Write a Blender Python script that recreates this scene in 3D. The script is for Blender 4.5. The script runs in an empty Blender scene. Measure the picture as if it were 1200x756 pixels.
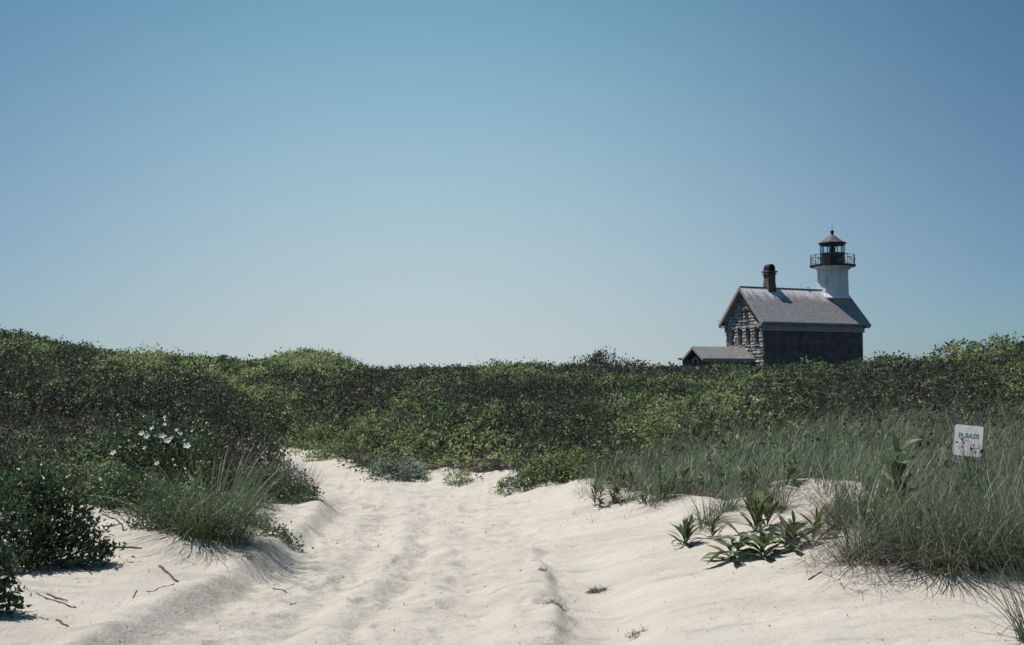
import bpy, bmesh, math, random
import numpy as np
from mathutils import Vector, Matrix

rnd = random.Random(7)
RNG = np.random.default_rng(11)
S = bpy.context.scene
COL = S.collection

# ------------------------------------------------------------------ camera, sky, sun, exposure
F, CX, CY = 1287.0, 600.0, 378.0
PITCH = math.radians(2.76)
EYE = 1.6
cam = bpy.data.cameras.new('camera')
cam.sensor_width = 36.0
cam.lens = 36.0 * F / 1200.0
cam.clip_start = 0.05
cam.clip_end = 8000
camo = bpy.data.objects.new('camera', cam)
COL.objects.link(camo)
camo.location = (0, 0, EYE)
camo.rotation_euler = (math.radians(90) + PITCH, 0, 0)
S.camera = camo

SUN_DIR = Vector((-0.955, 0.30, 0)).normalized()
SUN_EL = math.radians(66)
sun_vec = Vector((SUN_DIR.x * math.cos(SUN_EL), SUN_DIR.y * math.cos(SUN_EL), math.sin(SUN_EL)))
w = bpy.data.worlds.new('World'); S.world = w; w.use_nodes = True
nt = w.node_tree; nt.nodes.clear()
sky = nt.nodes.new('ShaderNodeTexSky'); sky.sky_type = 'NISHITA'; sky.sun_disc = False
sky.sun_elevation = SUN_EL
sky.sun_rotation = math.atan2(SUN_DIR.x, SUN_DIR.y)
sky.altitude = 0; sky.air_density = 0.7; sky.dust_density = 0.5; sky.ozone_density = 2.0
# tint of the clear sky, and a pale sea haze that thickens towards the horizon and towards one side of it
def wn(kind, **kw):
    n = nt.nodes.new(kind)
    for k, v in kw.items(): setattr(n, k, v)
    return n
mulc = wn('ShaderNodeMix', data_type='RGBA', blend_type='MULTIPLY'); mulc.inputs['Factor'].default_value = 1.0
mulc.inputs['B'].default_value = (0.361, 0.587, 0.69, 1)
nt.links.new(sky.outputs[0], mulc.inputs['A'])
wtc = wn('ShaderNodeTexCoord'); wsep = wn('ShaderNodeSeparateXYZ'); nt.links.new(wtc.outputs['Generated'], wsep.inputs[0])
def wmath(op, a, b_=None):
    n = wn('ShaderNodeMath', operation=op)
    for k, v in enumerate((a, b_)):
        if v is None: continue
        if isinstance(v, (int, float)): n.inputs[k].default_value = v
        else: nt.links.new(v, n.inputs[k])
    return n.outputs[0]
hz = wmath('EXPONENT', wmath('MULTIPLY', wmath('MAXIMUM', wsep.outputs['Z'], 0.0), -1 / 1.5))
hd = Vector(((500 - 600) / 1287, 1, 0)).normalized()
dt = wn('ShaderNodeVectorMath', operation='DOT_PRODUCT'); nt.links.new(wtc.outputs['Generated'], dt.inputs[0]); dt.inputs[1].default_value = hd
away_fill = wmath('MULTIPLY', wmath('MINIMUM', wmath('MAXIMUM', wmath('SUBTRACT', 0.8, dt.outputs['Value']), 0.0), 0.8), 0.22)  # extra haze outside the view, added as neutral fill light
hf = wmath('MULTIPLY', hz, wmath('ADD', wmath('POWER', wmath('MAXIMUM', dt.outputs['Value'], 0.0), 10.0), away_fill))
hmix = wn('ShaderNodeMix', data_type='RGBA'); nt.links.new(hf, hmix.inputs['Factor'])
nt.links.new(mulc.outputs['Result'], hmix.inputs['A']); zc_ = wmath('MINIMUM', wmath('MAXIMUM', wsep.outputs['Z'], 0.0), 0.45)
hcol = wn('ShaderNodeCombineColor')
for k_, (h0, h1) in enumerate([(5.35, -6.2), (5.92, 1.5), (5.99, 5.5)]): nt.links.new(wmath('ADD', wmath('MULTIPLY', zc_, h1), h0), hcol.inputs[k_])
nt.links.new(hcol.outputs[0], hmix.inputs['B'])
bg = nt.nodes.new('ShaderNodeBackground'); bg.inputs['Strength'].default_value = 0.10
wo = nt.nodes.new('ShaderNodeOutputWorld')
nt.links.new(hmix.outputs['Result'], bg.inputs[0]); nt.links.new(bg.outputs[0], wo.inputs[0])
sl = bpy.data.lights.new('sun', 'SUN'); sl.energy = 5.0; sl.angle = math.radians(0.53); sl.color = (1.0, 0.945, 0.86)
so = bpy.data.objects.new('sun', sl); COL.objects.link(so)
so.rotation_euler = (-sun_vec).to_track_quat('-Z', 'Y').to_euler()
so.location = (-20, 10, 40)
S.view_settings.view_transform = 'Standard'; S.view_settings.look = 'None'
S.view_settings.gamma = 1.0; S.view_settings.use_curve_mapping = False
S.view_settings.exposure = 0.0
S.cycles.use_denoising = True
S.cycles.max_bounces = 6; S.cycles.diffuse_bounces = 3; S.cycles.transmission_bounces = 4; S.cycles.transparent_max_bounces = 6
S.cycles.caustics_reflective = False; S.cycles.caustics_refractive = False

# ------------------------------------------------------------------ numpy helpers
def hash2(ix, iy, seed):
    h = (ix.astype(np.int64) * 374761393 + iy.astype(np.int64) * 668265263 + seed * 982451653) & 0xFFFFFFFF
    h = ((h ^ (h >> 13)) * 1274126177) & 0xFFFFFFFF
    h = (h ^ (h >> 16)) & 0xFFFFFFFF
    return h / 4294967295.0

def vnoise(x, y, seed=0):
    x = np.asarray(x, float); y = np.asarray(y, float)
    ix = np.floor(x); iy = np.floor(y); fx = x - ix; fy = y - iy
    fx = fx * fx * (3 - 2 * fx); fy = fy * fy * (3 - 2 * fy)
    a = hash2(ix, iy, seed); b = hash2(ix + 1, iy, seed); c = hash2(ix, iy + 1, seed); d = hash2(ix + 1, iy + 1, seed)
    return (a * (1 - fx) + b * fx) * (1 - fy) + (c * (1 - fx) + d * fx) * fy

def fbm(x, y, seed=0, octv=4):
    s = 0; a = 0.5; t = 0
    for k in range(octv):
        s = s + a * vnoise(x * 2 ** k + 17.3 * k, y * 2 ** k - 9.1 * k, seed + k); t += a; a *= 0.5
    return s / t - 0.5

def worley(x, y, seed=0):
    x = np.asarray(x, float); y = np.asarray(y, float)
    ix = np.floor(x); iy = np.floor(y); best = np.full(x.shape, 9.0); idv = np.zeros(x.shape)
    for dx in (-1, 0, 1):
        for dy in (-1, 0, 1):
            cx = ix + dx; cy = iy + dy
            px = cx + 0.1 + 0.8 * hash2(cx, cy, seed + 1); py = cy + 0.1 + 0.8 * hash2(cx, cy, seed + 2)
            d = np.hypot(px - x, py - y); m = d < best
            best = np.where(m, d, best); idv = np.where(m, hash2(cx, cy, seed + 3), idv)
    return best, idv

def sstep(a, b, x):
    t = np.clip((x - a) / (b - a), 0, 1); return t * t * (3 - 2 * t)

# ------------------------------------------------------------------ terrain height table: columns by bearing, rows by distance
TC = np.array([-900, -600, -300, 0, 150, 300, 450, 600, 750, 900, 1050, 1200, 1500, 1800, 2100], float)
TD = np.array([4, 7, 10, 14, 19, 25, 32, 42, 60, 85, 120, 200], float)
TH = np.array([
 # -900 -600 -300    0   150   300   450   600   750   900  1050  1200  1500 1800 2100
 [ .8,  .5,  .25,  .08, .03,  0.0,  0.0,  0.0,  .04,  .08,  .12,  .16,  .3,  .5,  .8],   # 4
 [1.0,  .7,  .35,  .15, .08,  0.0,  0.0,  0.0,  .07,  .16,  .24,  .30,  .45, .7, 1.0],   # 7
 [1.2,  .9,  .6,   .30, .26,  .05,  0.0,  0.0,  .12,  .30,  .42,  .50,  .8, 1.1, 1.4],   # 10
 [1.5, 1.2,  .85,  .50, .40,  .10,  0.0,  .03,  .30,  .50,  .66,  .80, 1.2, 1.5, 1.8],   # 14
 [1.9, 1.6, 1.25,  .92, .62,  .16,  .12,  .38,  .62,  .78,  .95, 1.10, 1.7, 2.0, 2.3],   # 19
 [2.3, 2.1, 1.8,  1.45, .92, .12,  .58,  .72,  .92, 1.05, 1.28, 1.62, 2.2, 2.5, 2.6],   # 25
 [2.9, 2.8, 2.5,  2.05, 1.36,  .88,  .70,  .82, 1.08, 1.12, 1.36, 1.97, 2.7, 3.0, 3.0],   # 32
 [3.4, 3.3, 3.1,  2.72, 1.92, 1.36,  .85,  .98, 1.22, 1.22, 1.42, 2.00, 2.8, 3.0, 3.0],   # 42
 [3.4, 3.4, 3.2,  2.8, 2.10, 1.72, 1.10, 1.15, 1.20, 1.30, 1.50, 1.85, 2.4, 2.6, 2.6],   # 60
 [2.8, 2.8, 2.5,  2.2, 1.90, 1.80, 1.25, 1.45, 1.35, 1.45, 1.60, 1.70, 1.9, 2.0, 2.0],   # 85
 [2.0, 2.0, 1.8,  1.6, 1.50, 1.45, 1.40, 1.45, 1.40, 1.40, 1.45, 1.50, 1.5, 1.5, 1.5],   # 120
 [1.0, 1.0, 1.0,  1.0, 1.0,  1.0,  1.0,  1.0,  1.0,  1.0,  1.0,  1.0,  1.0, 1.0, 1.0]])  # 200
LTD = np.log(TD)

def cr(p0, p1, p2, p3, t):
    return p1 + 0.5 * t * (p2 - p0 + t * (2 * p0 - 5 * p1 + 4 * p2 - p3 + t * (3 * (p1 - p2) + p3 - p0)))

def table(px, d):
    px = np.clip(px, TC[0], TC[-1] - 1e-6); ld = np.log(np.clip(d, TD[0], TD[-1] - 1e-6))
    i = np.clip(np.searchsorted(TC, px, side='right') - 1, 0, len(TC) - 2); j = np.clip(np.searchsorted(LTD, ld, side='right') - 1, 0, len(TD) - 2)
    u = (px - TC[i]) / (TC[i + 1] - TC[i]); v = (ld - LTD[j]) / (LTD[j + 1] - LTD[j])
    def row(jj):
        jj = np.clip(jj, 0, len(TD) - 1)
        g = lambda ii: TH[jj, np.clip(ii, 0, len(TC) - 1)]
        return cr(g(i - 1), g(i), g(i + 1), g(i + 2), u)
    return cr(row(j - 1), row(j), row(j + 1), row(j + 2), v)

MOUNDS = [(-7.0, 50, 3.0, 3.5, .28), (0.5, 64, 3.2, 4, .30), (4.0, 57, 2.4, 3.5, .25), (-10.5, 43, 2.6, 3, .05), (-11.5, 35, 2.4, 2.6, .03), (5.5, 33, 2.0, 2.4, .10), (-4.5, 33, 2.2, 2.6, .24), (0.8, 30, 2.0, 2.4, .22), (8.8, 27, 1.8, 2.2, .06), (-15, 30, 2.2, 2.6, .25), (-6.9, 24.5, 1.9, 2.4, 0.75), (-10.6, 60.0, 2.3, 5.0, 0.85), (-9.0, 61.0, 1.6, 4.0, 0.1), (4.0, 74.0, 3.5, 5, 0.25)]
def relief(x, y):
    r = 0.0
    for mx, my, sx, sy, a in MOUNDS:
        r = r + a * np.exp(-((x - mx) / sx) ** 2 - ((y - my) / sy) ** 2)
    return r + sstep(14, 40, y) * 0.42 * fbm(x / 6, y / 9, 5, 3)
def base_h(x, y):
    x = np.asarray(x, float); y = np.asarray(y, float)
    d = np.maximum(y, 4.0)
    h = table(600 + x / d * F, d)
    for mx, my, sx, sy, a in MOUNDS:
        h = h + a * np.exp(-((x - mx) / sx) ** 2 - ((y - my) / sy) ** 2)
    h = h + sstep(14, 40, y) * 0.42 * fbm(x / 6, y / 9, 5, 3)
    h = h - 0.16 * sstep(22, 45, y) - 0.17 * sstep(18, 28, y) * (1 - sstep(48, 62, y))
    h = h - sstep(200, 900, np.hypot(x, y)) * 1.6
    return h

_fw = np.array([0, math.cos(PITCH), math.sin(PITCH)]); _up = np.array([0, -math.sin(PITCH), math.cos(PITCH)])
def ray(px, py):
    return _fw + (px - CX) / F * np.array([1.0, 0, 0]) + (CY - py) / F * _up
def hit(px, py, hf=None):
    hf = hf or base_h
    r = ray(px, py); t = np.geomspace(3.5, 140, 1500)
    P = np.array([0, 0, EYE]) + t[:, None] * r
    below = P[:, 2] < hf(P[:, 0], P[:, 1])
    k = int(np.argmax(below)) if below.any() else len(t) - 1
    return P[k]
def at(px, depth):          # ground point on a bearing at a distance
    x = (px - 600) / F * depth; return np.array([x, depth, float(ground(np.array([x]), np.array([depth]))[0])])
def project(x, y, z):
    f = y * _fw[1] + (z - EYE) * _fw[2]; u = y * _up[1] + (z - EYE) * _up[2]
    f = np.maximum(f, 0.1)
    return CX + F * x / f, CY - F * u / f

# sand area: bank edges traced on the ground
SAND_PX = [(-60, 640), (20, 628), (70, 608), (110, 612), (150, 616), (175, 640), (212, 658), (262, 662), (292, 640), (284, 606), (330, 608), (368, 604), (356, 584), (344, 560), (314, 537), (280, 512),
           (294, 512), (306, 521), (343, 533), (370, 534), (397, 549), (433, 560), (453, 570), (483, 562), (513, 558), (540, 564), (583, 561), (613, 565), (637, 577), (667, 568), (700, 584), (745, 590), (800, 597), (850, 612),
           (880, 596), (930, 574), (968, 578), (975, 610), (980, 655), (1000, 690), (1060, 682), (1130, 690), (1200, 668), (1290, 655)]
SAND = [tuple(hit(*p)[:2]) for p in SAND_PX]
SAND += [(9, 5.5), (9, -6), (-9, -6), (-9, 5.5)]
SAND = np.array(SAND)
def sand_sd(x, y):          # signed distance, positive on the vegetated side
    x = np.asarray(x, float); y = np.asarray(y, float)
    best = np.full(x.shape, 1e9); ins = np.zeros(x.shape, bool)
    n = len(SAND)
    for k in range(n):
        ax, ay = SAND[k]; bx, by = SAND[(k + 1) % n]
        dx, dy = bx - ax, by - ay
        t = np.clip(((x - ax) * dx + (y - ay) * dy) / (dx * dx + dy * dy + 1e-12), 0, 1)
        best = np.minimum(best, np.hypot(x - ax - t * dx, y - ay - t * dy))
        c = ((ay > y) != (by > y)) & (x < (bx - ax) * (y - ay) / (by - ay + 1e-12) + ax)
        ins ^= c
    return np.where(ins, -best, best)

def polyd(x, y, pts):       # signed side distance to a polyline and the parameter along it
    best = np.full(np.shape(x), 1e9); sgn = np.zeros(np.shape(x)); par = np.zeros(np.shape(x))
    for k in range(len(pts) - 1):
        ax, ay = pts[k]; bx, by = pts[k + 1]; dx, dy = bx - ax, by - ay
        t = np.clip(((x - ax) * dx + (y - ay) * dy) / (dx * dx + dy * dy), 0, 1)
        d = np.hypot(x - ax - t * dx, y - ay - t * dy); m = d < best
        cs = dx * (y - ay) - dy * (x - ax)
        best = np.where(m, d, best); sgn = np.where(m, np.sign(cs), sgn); par = np.where(m, k + t, par)
    return best * sgn, par
BERM = [tuple(hit(*p)[:2]) for p in [(395, 575), (376, 602), (345, 635), (300, 668), (240, 700), (180, 730), (125, 756), (40, 800)]]
RIDGE = [tuple(hit(*p)[:2]) for p in [(600, 590), (622, 640), (640, 690), (648, 720), (640, 756), (622, 815), (600, 900)]]

def ground(x, y):
    x = np.asarray(x, float); y = np.asarray(y, float)
    h = base_h(x, y)
    near = 1 - sstep(20, 30, y)
    sd = sand_sd(x, y)
    sandy = 1 - sstep(-0.05, 0.6, sd)
    wob = 0.13 * fbm(x * 1.5, y * 1.5, 31, 4)
    # left berm: plateau on its left, slip face into the track
    s, par = polyd(x, y, BERM); s = -s + wob            # polyline runs toward the camera: left side is negative
    fade = sstep(0, 1.3, par)
    h = h + near * fade * (0.085 * sstep(-0.24, 0.02, s) * np.exp(-np.maximum(s, 0) / 1.6) + 0.035 * np.exp(-((s - 0.03) / 0.12) ** 2))
    # right ridge with a rut beyond it
    s2, par2 = polyd(x, y, RIDGE); s2 = s2 + 0.7 * wob     # positive = right of the ridge (towards +x)
    fade2 = sstep(0.6, 2.2, par2)
    h = h + near * fade2 * (0.075 * np.exp(-(np.where(s2 < 0, s2 / 0.35, s2 / 0.07)) ** 2) - 0.10 * np.exp(-((s2 - 0.38) / 0.26) ** 2))
    # churned sand in the track, wind-combed on the banks
    churn = np.clip(sstep(0.1, -0.5, s) * sstep(0.35, -0.1, s2) + 0.3, 0, 1)
    W1, i1 = worley(x / 0.34, y / 0.42, 71); W2, i2 = worley(x / 0.17 + 3, y / 0.2, 75)
    dents = -0.034 * np.exp(-(W1 / 0.42) ** 2) * (0.3 + i1) - 0.020 * np.exp(-(W2 / 0.4) ** 2) * i2
    lumps = 0.05 * fbm(x * 2.2, y * 2.6, 41, 4) + 0.045 * fbm(x * 7, y * 9, 43, 4)
    comb = 0.045 * fbm(x * 0.9 + y * 0.5, y * 3.0 - x * 1.2, 45, 4) + 0.018 * fbm(x * 4 + y * 2, y * 14 - x * 6, 47, 2)
    rough = near * (1 - 0.7 * sstep(12, 26, y))
    ruts = -0.028 * np.exp(-((s + 0.75) / 0.13) ** 2) - 0.024 * np.exp(-((s + 1.25) / 0.11) ** 2) + 0.014 * np.exp(-((s + 1.0) / 0.10) ** 2) - 0.02 * np.exp(-((s2 + 0.55) / 0.14) ** 2)
    ruts = 1.45 * ruts * (0.35 + 1.1 * vnoise(x * 1.7, y * 1.7, 57))
    # footprints: an oval dent with a pushed-up rim, each at its own angle
    cw = 0.62; fx_, fy_ = np.floor(x / cw), np.floor(y / cw); foot = 0.0
    for ddx in (-1, 0, 1):
        for ddy in (-1, 0, 1):
            qx, qy = fx_ + ddx, fy_ + ddy
            ox = (qx + 0.15 + 0.7 * hash2(qx, qy, 401)) * cw; oy = (qy + 0.15 + 0.7 * hash2(qx, qy, 402)) * cw
            an = 1.2 + 1.2 * hash2(qx, qy, 403); uu = (x - ox) * np.cos(an) + (y - oy) * np.sin(an); vv = -(x - ox) * np.sin(an) + (y - oy) * np.cos(an)
            rr_ = np.sqrt((uu / 0.15) ** 2 + (vv / 0.065) ** 2); dep = 0.035 * (hash2(qx, qy, 404) > 0.35) * (0.4 + 0.6 * hash2(qx, qy, 405))
            foot = foot - dep * np.exp(-rr_ ** 3) + 0.35 * dep * np.exp(-((rr_ - 1.45) / 0.35) ** 2)
    crumbs = 0.02 * fbm(x * 17, y * 17, 411, 3) * (0.3 + 1.2 * vnoise(x * 1.1, y * 1.1, 59)) 
    h = h + rough * sandy * (fade * 0 + churn * (foot + crumbs) + churn * ruts * fade)
    h = h + rough * sandy * (churn * (dents + lumps) + (1.0 - 0.75 * churn) * comb)
    # sand drifts up a little against the plants
    h = h + near * 0.07 * np.exp(-((sd - 0.15) / 0.35) ** 2) * (0.6 + vnoise(x * 2, y * 2, 51))
    return h
def gz(x, y): return float(ground(np.array([x]), np.array([y]))[0])
def on(px, py):             # where the ground is under a point of the picture
    p = hit(px, py); return float(p[0]), float(p[1]), gz(p[0], p[1])

# ------------------------------------------------------------------ materials
def mat(name, rough=0.8):
    m = bpy.data.materials.new(name); m.use_nodes = True
    b = m.node_tree.nodes['Principled BSDF']; b.inputs['Roughness'].default_value = rough
    return m, m.node_tree, b
def N(t, kind, **kw):
    n = t.nodes.new(kind)
    for k, v in kw.items(): setattr(n, k, v)
    return n
def ramp(t, stops):
    r = N(t, 'ShaderNodeValToRGB'); e = r.color_ramp.elements
    while len(e) < len(stops): e.new(0.5)
    for k, (p, c) in enumerate(stops): e[k].position = p; e[k].color = (*c, 1)
    return r
def noise_bump(t, b, scale, strength, dist, detail=6, coord=None):
    n = N(t, 'ShaderNodeTexNoise'); n.inputs['Scale'].default_value = scale; n.inputs['Detail'].default_value = detail
    if coord: t.links.new(coord, n.inputs['Vector'])
    bp = N(t, 'ShaderNodeBump'); bp.inputs['Strength'].default_value = strength; bp.inputs['Distance'].default_value = dist
    t.links.new(n.outputs['Fac'], bp.inputs['Height']); t.links.new(bp.outputs[0], b.inputs['Normal'])
    return n, bp

def mottled(name, stops, scale, rough=0.85, bump=0.3, dist=0.01, bscale=None, detail=6):
    m, t, b = mat(name, rough)
    tc = N(t, 'ShaderNodeTexCoord')
    n = N(t, 'ShaderNodeTexNoise'); n.inputs['Scale'].default_value = scale; n.inputs['Detail'].default_value = detail
    t.links.new(tc.outputs['Object'], n.inputs['Vector'])
    r = ramp(t, stops); t.links.new(n.outputs['Fac'], r.inputs[0]); t.links.new(r.outputs[0], b.inputs['Base Color'])
    if bump: noise_bump(t, b, bscale or scale * 3, bump, dist, coord=tc.outputs['Object'])
    return m

def leafmat(name, stops, trans=0.35, rough=0.5, spec=0.35):
    m, t, b = mat(name, rough)
    at_ = N(t, 'ShaderNodeAttribute', attribute_name='tint')
    r = ramp(t, stops); t.links.new(at_.outputs['Fac'], r.inputs[0]); t.links.new(r.outputs[0], b.inputs['Base Color'])
    b.inputs['Specular IOR Level'].default_value = spec
    tr = N(t, 'ShaderNodeBsdfTranslucent')
    hv = N(t, 'ShaderNodeHueSaturation'); hv.inputs['Value'].default_value = 1.5; hv.inputs['Saturation'].default_value = 1.1
    t.links.new(r.outputs[0], hv.inputs['Color']); t.links.new(hv.outputs[0], tr.inputs['Color'])
    mx = N(t, 'ShaderNodeMixShader'); mx.inputs[0].default_value = trans
    o = t.nodes['Material Output']
    t.links.new(b.outputs[0], mx.inputs[1]); t.links.new(tr.outputs[0], mx.inputs[2]); t.links.new(mx.outputs[0], o.inputs['Surface'])
    return m

# sand
m, t, b = mat('sand', 0.95)
b.inputs['Specular IOR Level'].default_value = 0.12
tc = N(t, 'ShaderNodeTexCoord')
n1 = N(t, 'ShaderNodeTexNoise'); n1.inputs['Scale'].default_value = 1.1; n1.inputs['Detail'].default_value = 8; n1.inputs['Roughness'].default_value = 0.65
mp = N(t, 'ShaderNodeMapping'); mp.inputs['Rotation'].default_value = (0, 0, 0.5); mp.inputs['Scale'].default_value = (0.6, 2.2, 1)
t.links.new(tc.outputs['Object'], mp.inputs[0]); t.links.new(mp.outputs[0], n1.inputs['Vector'])
r1 = ramp(t, [(0.3, (0.465, 0.432, 0.38)), (0.5, (0.545, 0.508, 0.45)), (0.7, (0.59, 0.552, 0.492))])
t.links.new(n1.outputs['Fac'], r1.inputs[0])
n2 = N(t, 'ShaderNodeTexNoise'); n2.inputs['Scale'].default_value = 160; n2.inputs['Detail'].default_value = 3
t.links.new(tc.outputs['Object'], n2.inputs['Vector'])
r2 = ramp(t, [(0.30, (0.62, 0.60, 0.57)), (0.42, (1, 1, 1))])
t.links.new(n2.outputs['Fac'], r2.inputs[0])
mx = N(t, 'ShaderNodeMix', data_type='RGBA', blend_type='MULTIPLY'); mx.inputs['Factor'].default_value = 0.8
t.links.new(r1.outputs[0], mx.inputs['A']); t.links.new(r2.outputs[0], mx.inputs['B'])
ng = N(t, 'ShaderNodeTexNoise'); ng.inputs['Scale'].default_value = 1.6; ng.inputs['Detail'].default_value = 7; ng.inputs['Roughness'].default_value = 0.6
mg = N(t, 'ShaderNodeMapping'); mg.inputs['Rotation'].default_value = (0, 0, -0.45); mg.inputs['Scale'].default_value = (0.7, 3.4, 1); mg.inputs['Location'].default_value = (3.1, 1.7, 0)
t.links.new(tc.outputs['Object'], mg.inputs[0]); t.links.new(mg.outputs[0], ng.inputs['Vector'])
rg_ = ramp(t, [(0.56, (1, 1, 1)), (0.72, (0.72, 0.75, 0.79))]); t.links.new(ng.outputs['Fac'], rg_.inputs[0])
mgx = N(t, 'ShaderNodeMix', data_type='RGBA', blend_type='MULTIPLY'); mgx.inputs['Factor'].default_value = 1.0
t.links.new(mx.outputs['Result'], mgx.inputs['A']); t.links.new(rg_.outputs[0], mgx.inputs['B'])
t.links.new(mgx.outputs['Result'], b.inputs['Base Color'])
n3 = N(t, 'ShaderNodeTexNoise'); n3.inputs['Scale'].default_value = 22; n3.inputs['Detail'].default_value = 9; n3.inputs['Roughness'].default_value = 0.7
t.links.new(tc.outputs['Object'], n3.inputs['Vector'])
bp = N(t, 'ShaderNodeBump'); bp.inputs['Strength'].default_value = 0.9; bp.inputs['Distance'].default_value = 0.028
t.links.new(n3.outputs['Fac'], bp.inputs['Height']); t.links.new(bp.outputs[0], b.inputs['Normal'])
M_SAND = m
M_SOIL = mottled('dune_soil', [(0.35, (0.03, 0.027, 0.022)), (0.6, (0.06, 0.052, 0.041))], 3, 0.95, 0.6, 0.05)  # soil darkened: shadow pockets between the shrubs put into its colour

SCRUB_STOPS = [(0.0, (0.058, 0.047, 0.042)), (0.18, (0.055, 0.052, 0.036)), (0.34, (0.036, 0.052, 0.036)), (0.56, (0.055, 0.085, 0.046)), (0.78, (0.15, 0.20, 0.09)), (1.0, (0.33, 0.375, 0.18))]
M_SCRUB = leafmat('scrub_leaf', SCRUB_STOPS, 0.3)
M_ROSE = leafmat('rose_leaf', [(0, (0.03, 0.05, 0.028)), (0.5, (0.05, 0.085, 0.04)), (0.85, (0.09, 0.14, 0.06)), (1, (0.15, 0.2, 0.08))], 0.28, 0.4, 0.5)
M_GRASS = leafmat('beach_grass_blade', [(0, (0.28, 0.255, 0.19)), (0.16, (0.13, 0.12, 0.08)), (0.3, (0.045, 0.068, 0.036)), (0.65, (0.068, 0.112, 0.058)), (1, (0.15, 0.21, 0.12))], 0.3, 0.45, 0.4)
M_DRY = leafmat('dry_grass_blade', [(0, (0.055, 0.048, 0.048)), (0.5, (0.10, 0.092, 0.09)), (1, (0.24, 0.22, 0.20))], 0.2, 0.6)
M_STRAW = leafmat('straw', [(0, (0.05, 0.042, 0.036)), (0.5, (0.13, 0.115, 0.095)), (1, (0.34, 0.31, 0.25))], 0.15, 0.6)
M_BROAD = leafmat('broad_leaf', [(0, (0.14, 0.12, 0.05)), (0.06, (0.04, 0.058, 0.032)), (0.5, (0.082, 0.118, 0.056)), (0.9, (0.17, 0.215, 0.11)), (1, (0.27, 0.30, 0.19))], 0.25, 0.5, 0.3)
M_MILLER = leafmat('silvery_leaf', [(0, (0.10, 0.14, 0.105)), (0.5, (0.17, 0.22, 0.17)), (1, (0.32, 0.38, 0.31))], 0.15, 0.8, 0.2)
M_TWIG = mottled('weathered_twig', [(0.3, (0.04, 0.033, 0.03)), (0.7, (0.12, 0.10, 0.09))], 20, 0.85, 0.4, 0.003)
M_DRIFT = mottled('driftwood', [(0.3, (0.035, 0.03, 0.028)), (0.7, (0.10, 0.09, 0.08))], 14, 0.8, 0.5, 0.004)
M_PETAL = leafmat('white_petal', [(0, (0.72, 0.72, 0.66)), (1, (0.82, 0.82, 0.78))], 0.35, 0.5, 0.3)
M_PINK = leafmat('mauve_petal', [(0, (0.20, 0.10, 0.17)), (1, (0.36, 0.20, 0.31))], 0.3, 0.5, 0.3)
M_YELLOW = leafmat('yellow_leaf', [(0, (0.42, 0.30, 0.05)), (1, (0.6, 0.42, 0.08))], 0.3, 0.5, 0.3)

# ------------------------------------------------------------------ mesh and object helpers
def npmesh(name, V, faces, material, tint=None, smooth=False):
    """faces: list of (n,k) int arrays"""
    me = bpy.data.meshes.new(name)
    V = np.asarray(V, np.float32)
    faces = [f for f in (faces if isinstance(faces, list) else [faces]) if len(f)]
    loops = np.concatenate([f.ravel() for f in faces]).astype(np.int32)
    counts = np.concatenate([np.full(len(f), f.shape[1]) for f in faces])
    starts = np.concatenate([[0], np.cumsum(counts)[:-1]]).astype(np.int32)
    me.vertices.add(len(V)); me.vertices.foreach_set('co', V.ravel())
    me.loops.add(len(loops)); me.loops.foreach_set('vertex_index', loops)
    me.polygons.add(len(starts)); me.polygons.foreach_set('loop_start', starts)
    if smooth: me.polygons.foreach_set('use_smooth', np.ones(len(starts), bool))
    else: me.polygons.foreach_set('use_smooth', np.zeros(len(starts), bool))
    if tint is not None:
        a = me.attributes.new('tint', 'FLOAT', 'POINT'); a.data.foreach_set('value', np.asarray(tint, np.float32))
    me.update(calc_edges=True)
    me.materials.append(material)
    return me

def obj(name, me, parent=None, loc=(0, 0, 0), rz=0.0):
    o = bpy.data.objects.new(name, me); COL.objects.link(o)
    o.location = loc; o.rotation_euler = (0, 0, rz)
    if parent is not None: o.parent = parent
    return o
def tag(o, label=None, cat=None, group=None, kind=None):
    if label: o['label'] = label
    if cat: o['category'] = cat
    if group: o['group'] = group
    if kind: o['kind'] = kind
    return o
def thing(name, label, cat, loc=(0, 0, 0), rz=0.0, group=None):
    return tag(obj(name, None, None, loc, rz), label, cat, group)

class MB:
    def __init__(s): s.V = []; s.F4 = []; s.F3 = []; s.T = []; s.n = 0
    def add(s, V, F, T=None):
        V = np.asarray(V, float).reshape(-1, 3); F = np.asarray(F)
        if not len(V): return
        s.V.append(V); (s.F4 if F.shape[1] == 4 else s.F3).append(F + s.n); s.n += len(V)
        s.T.append(np.full(len(V), 0.5) if T is None else np.broadcast_to(np.asarray(T, float), (len(V),)))
    def mesh(s, name, material, smooth=False):
        V = np.concatenate(s.V); fs = []
        if s.F4: fs.append(np.concatenate(s.F4))
        if s.F3: fs.append(np.concatenate(s.F3))
        return npmesh(name, V, fs, material, np.concatenate(s.T), smooth)

def nrm(a): return a / (np.linalg.norm(a, axis=-1, keepdims=True) + 1e-9)

def leaves(P, D, Nn, L, Wd, tint, fold=0.18):
    """diamond leaves: base P, direction D, normal N"""
    n = len(P); D = nrm(D); Sd = nrm(np.cross(D, Nn)); U = np.cross(Sd, D)
    L = np.broadcast_to(L, (n,))[:, None]; Wd = np.broadcast_to(Wd, (n,))[:, None]
    mid = P + D * L * 0.45
    V = np.stack([P, mid + Sd * Wd * 0.5 + U * L * fold, P + D * L, mid - Sd * Wd * 0.5 + U * L * fold], 1).reshape(-1, 3)
    Fq = np.arange(n * 4).reshape(n, 4)
    return V, Fq, np.repeat(tint, 4)

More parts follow.
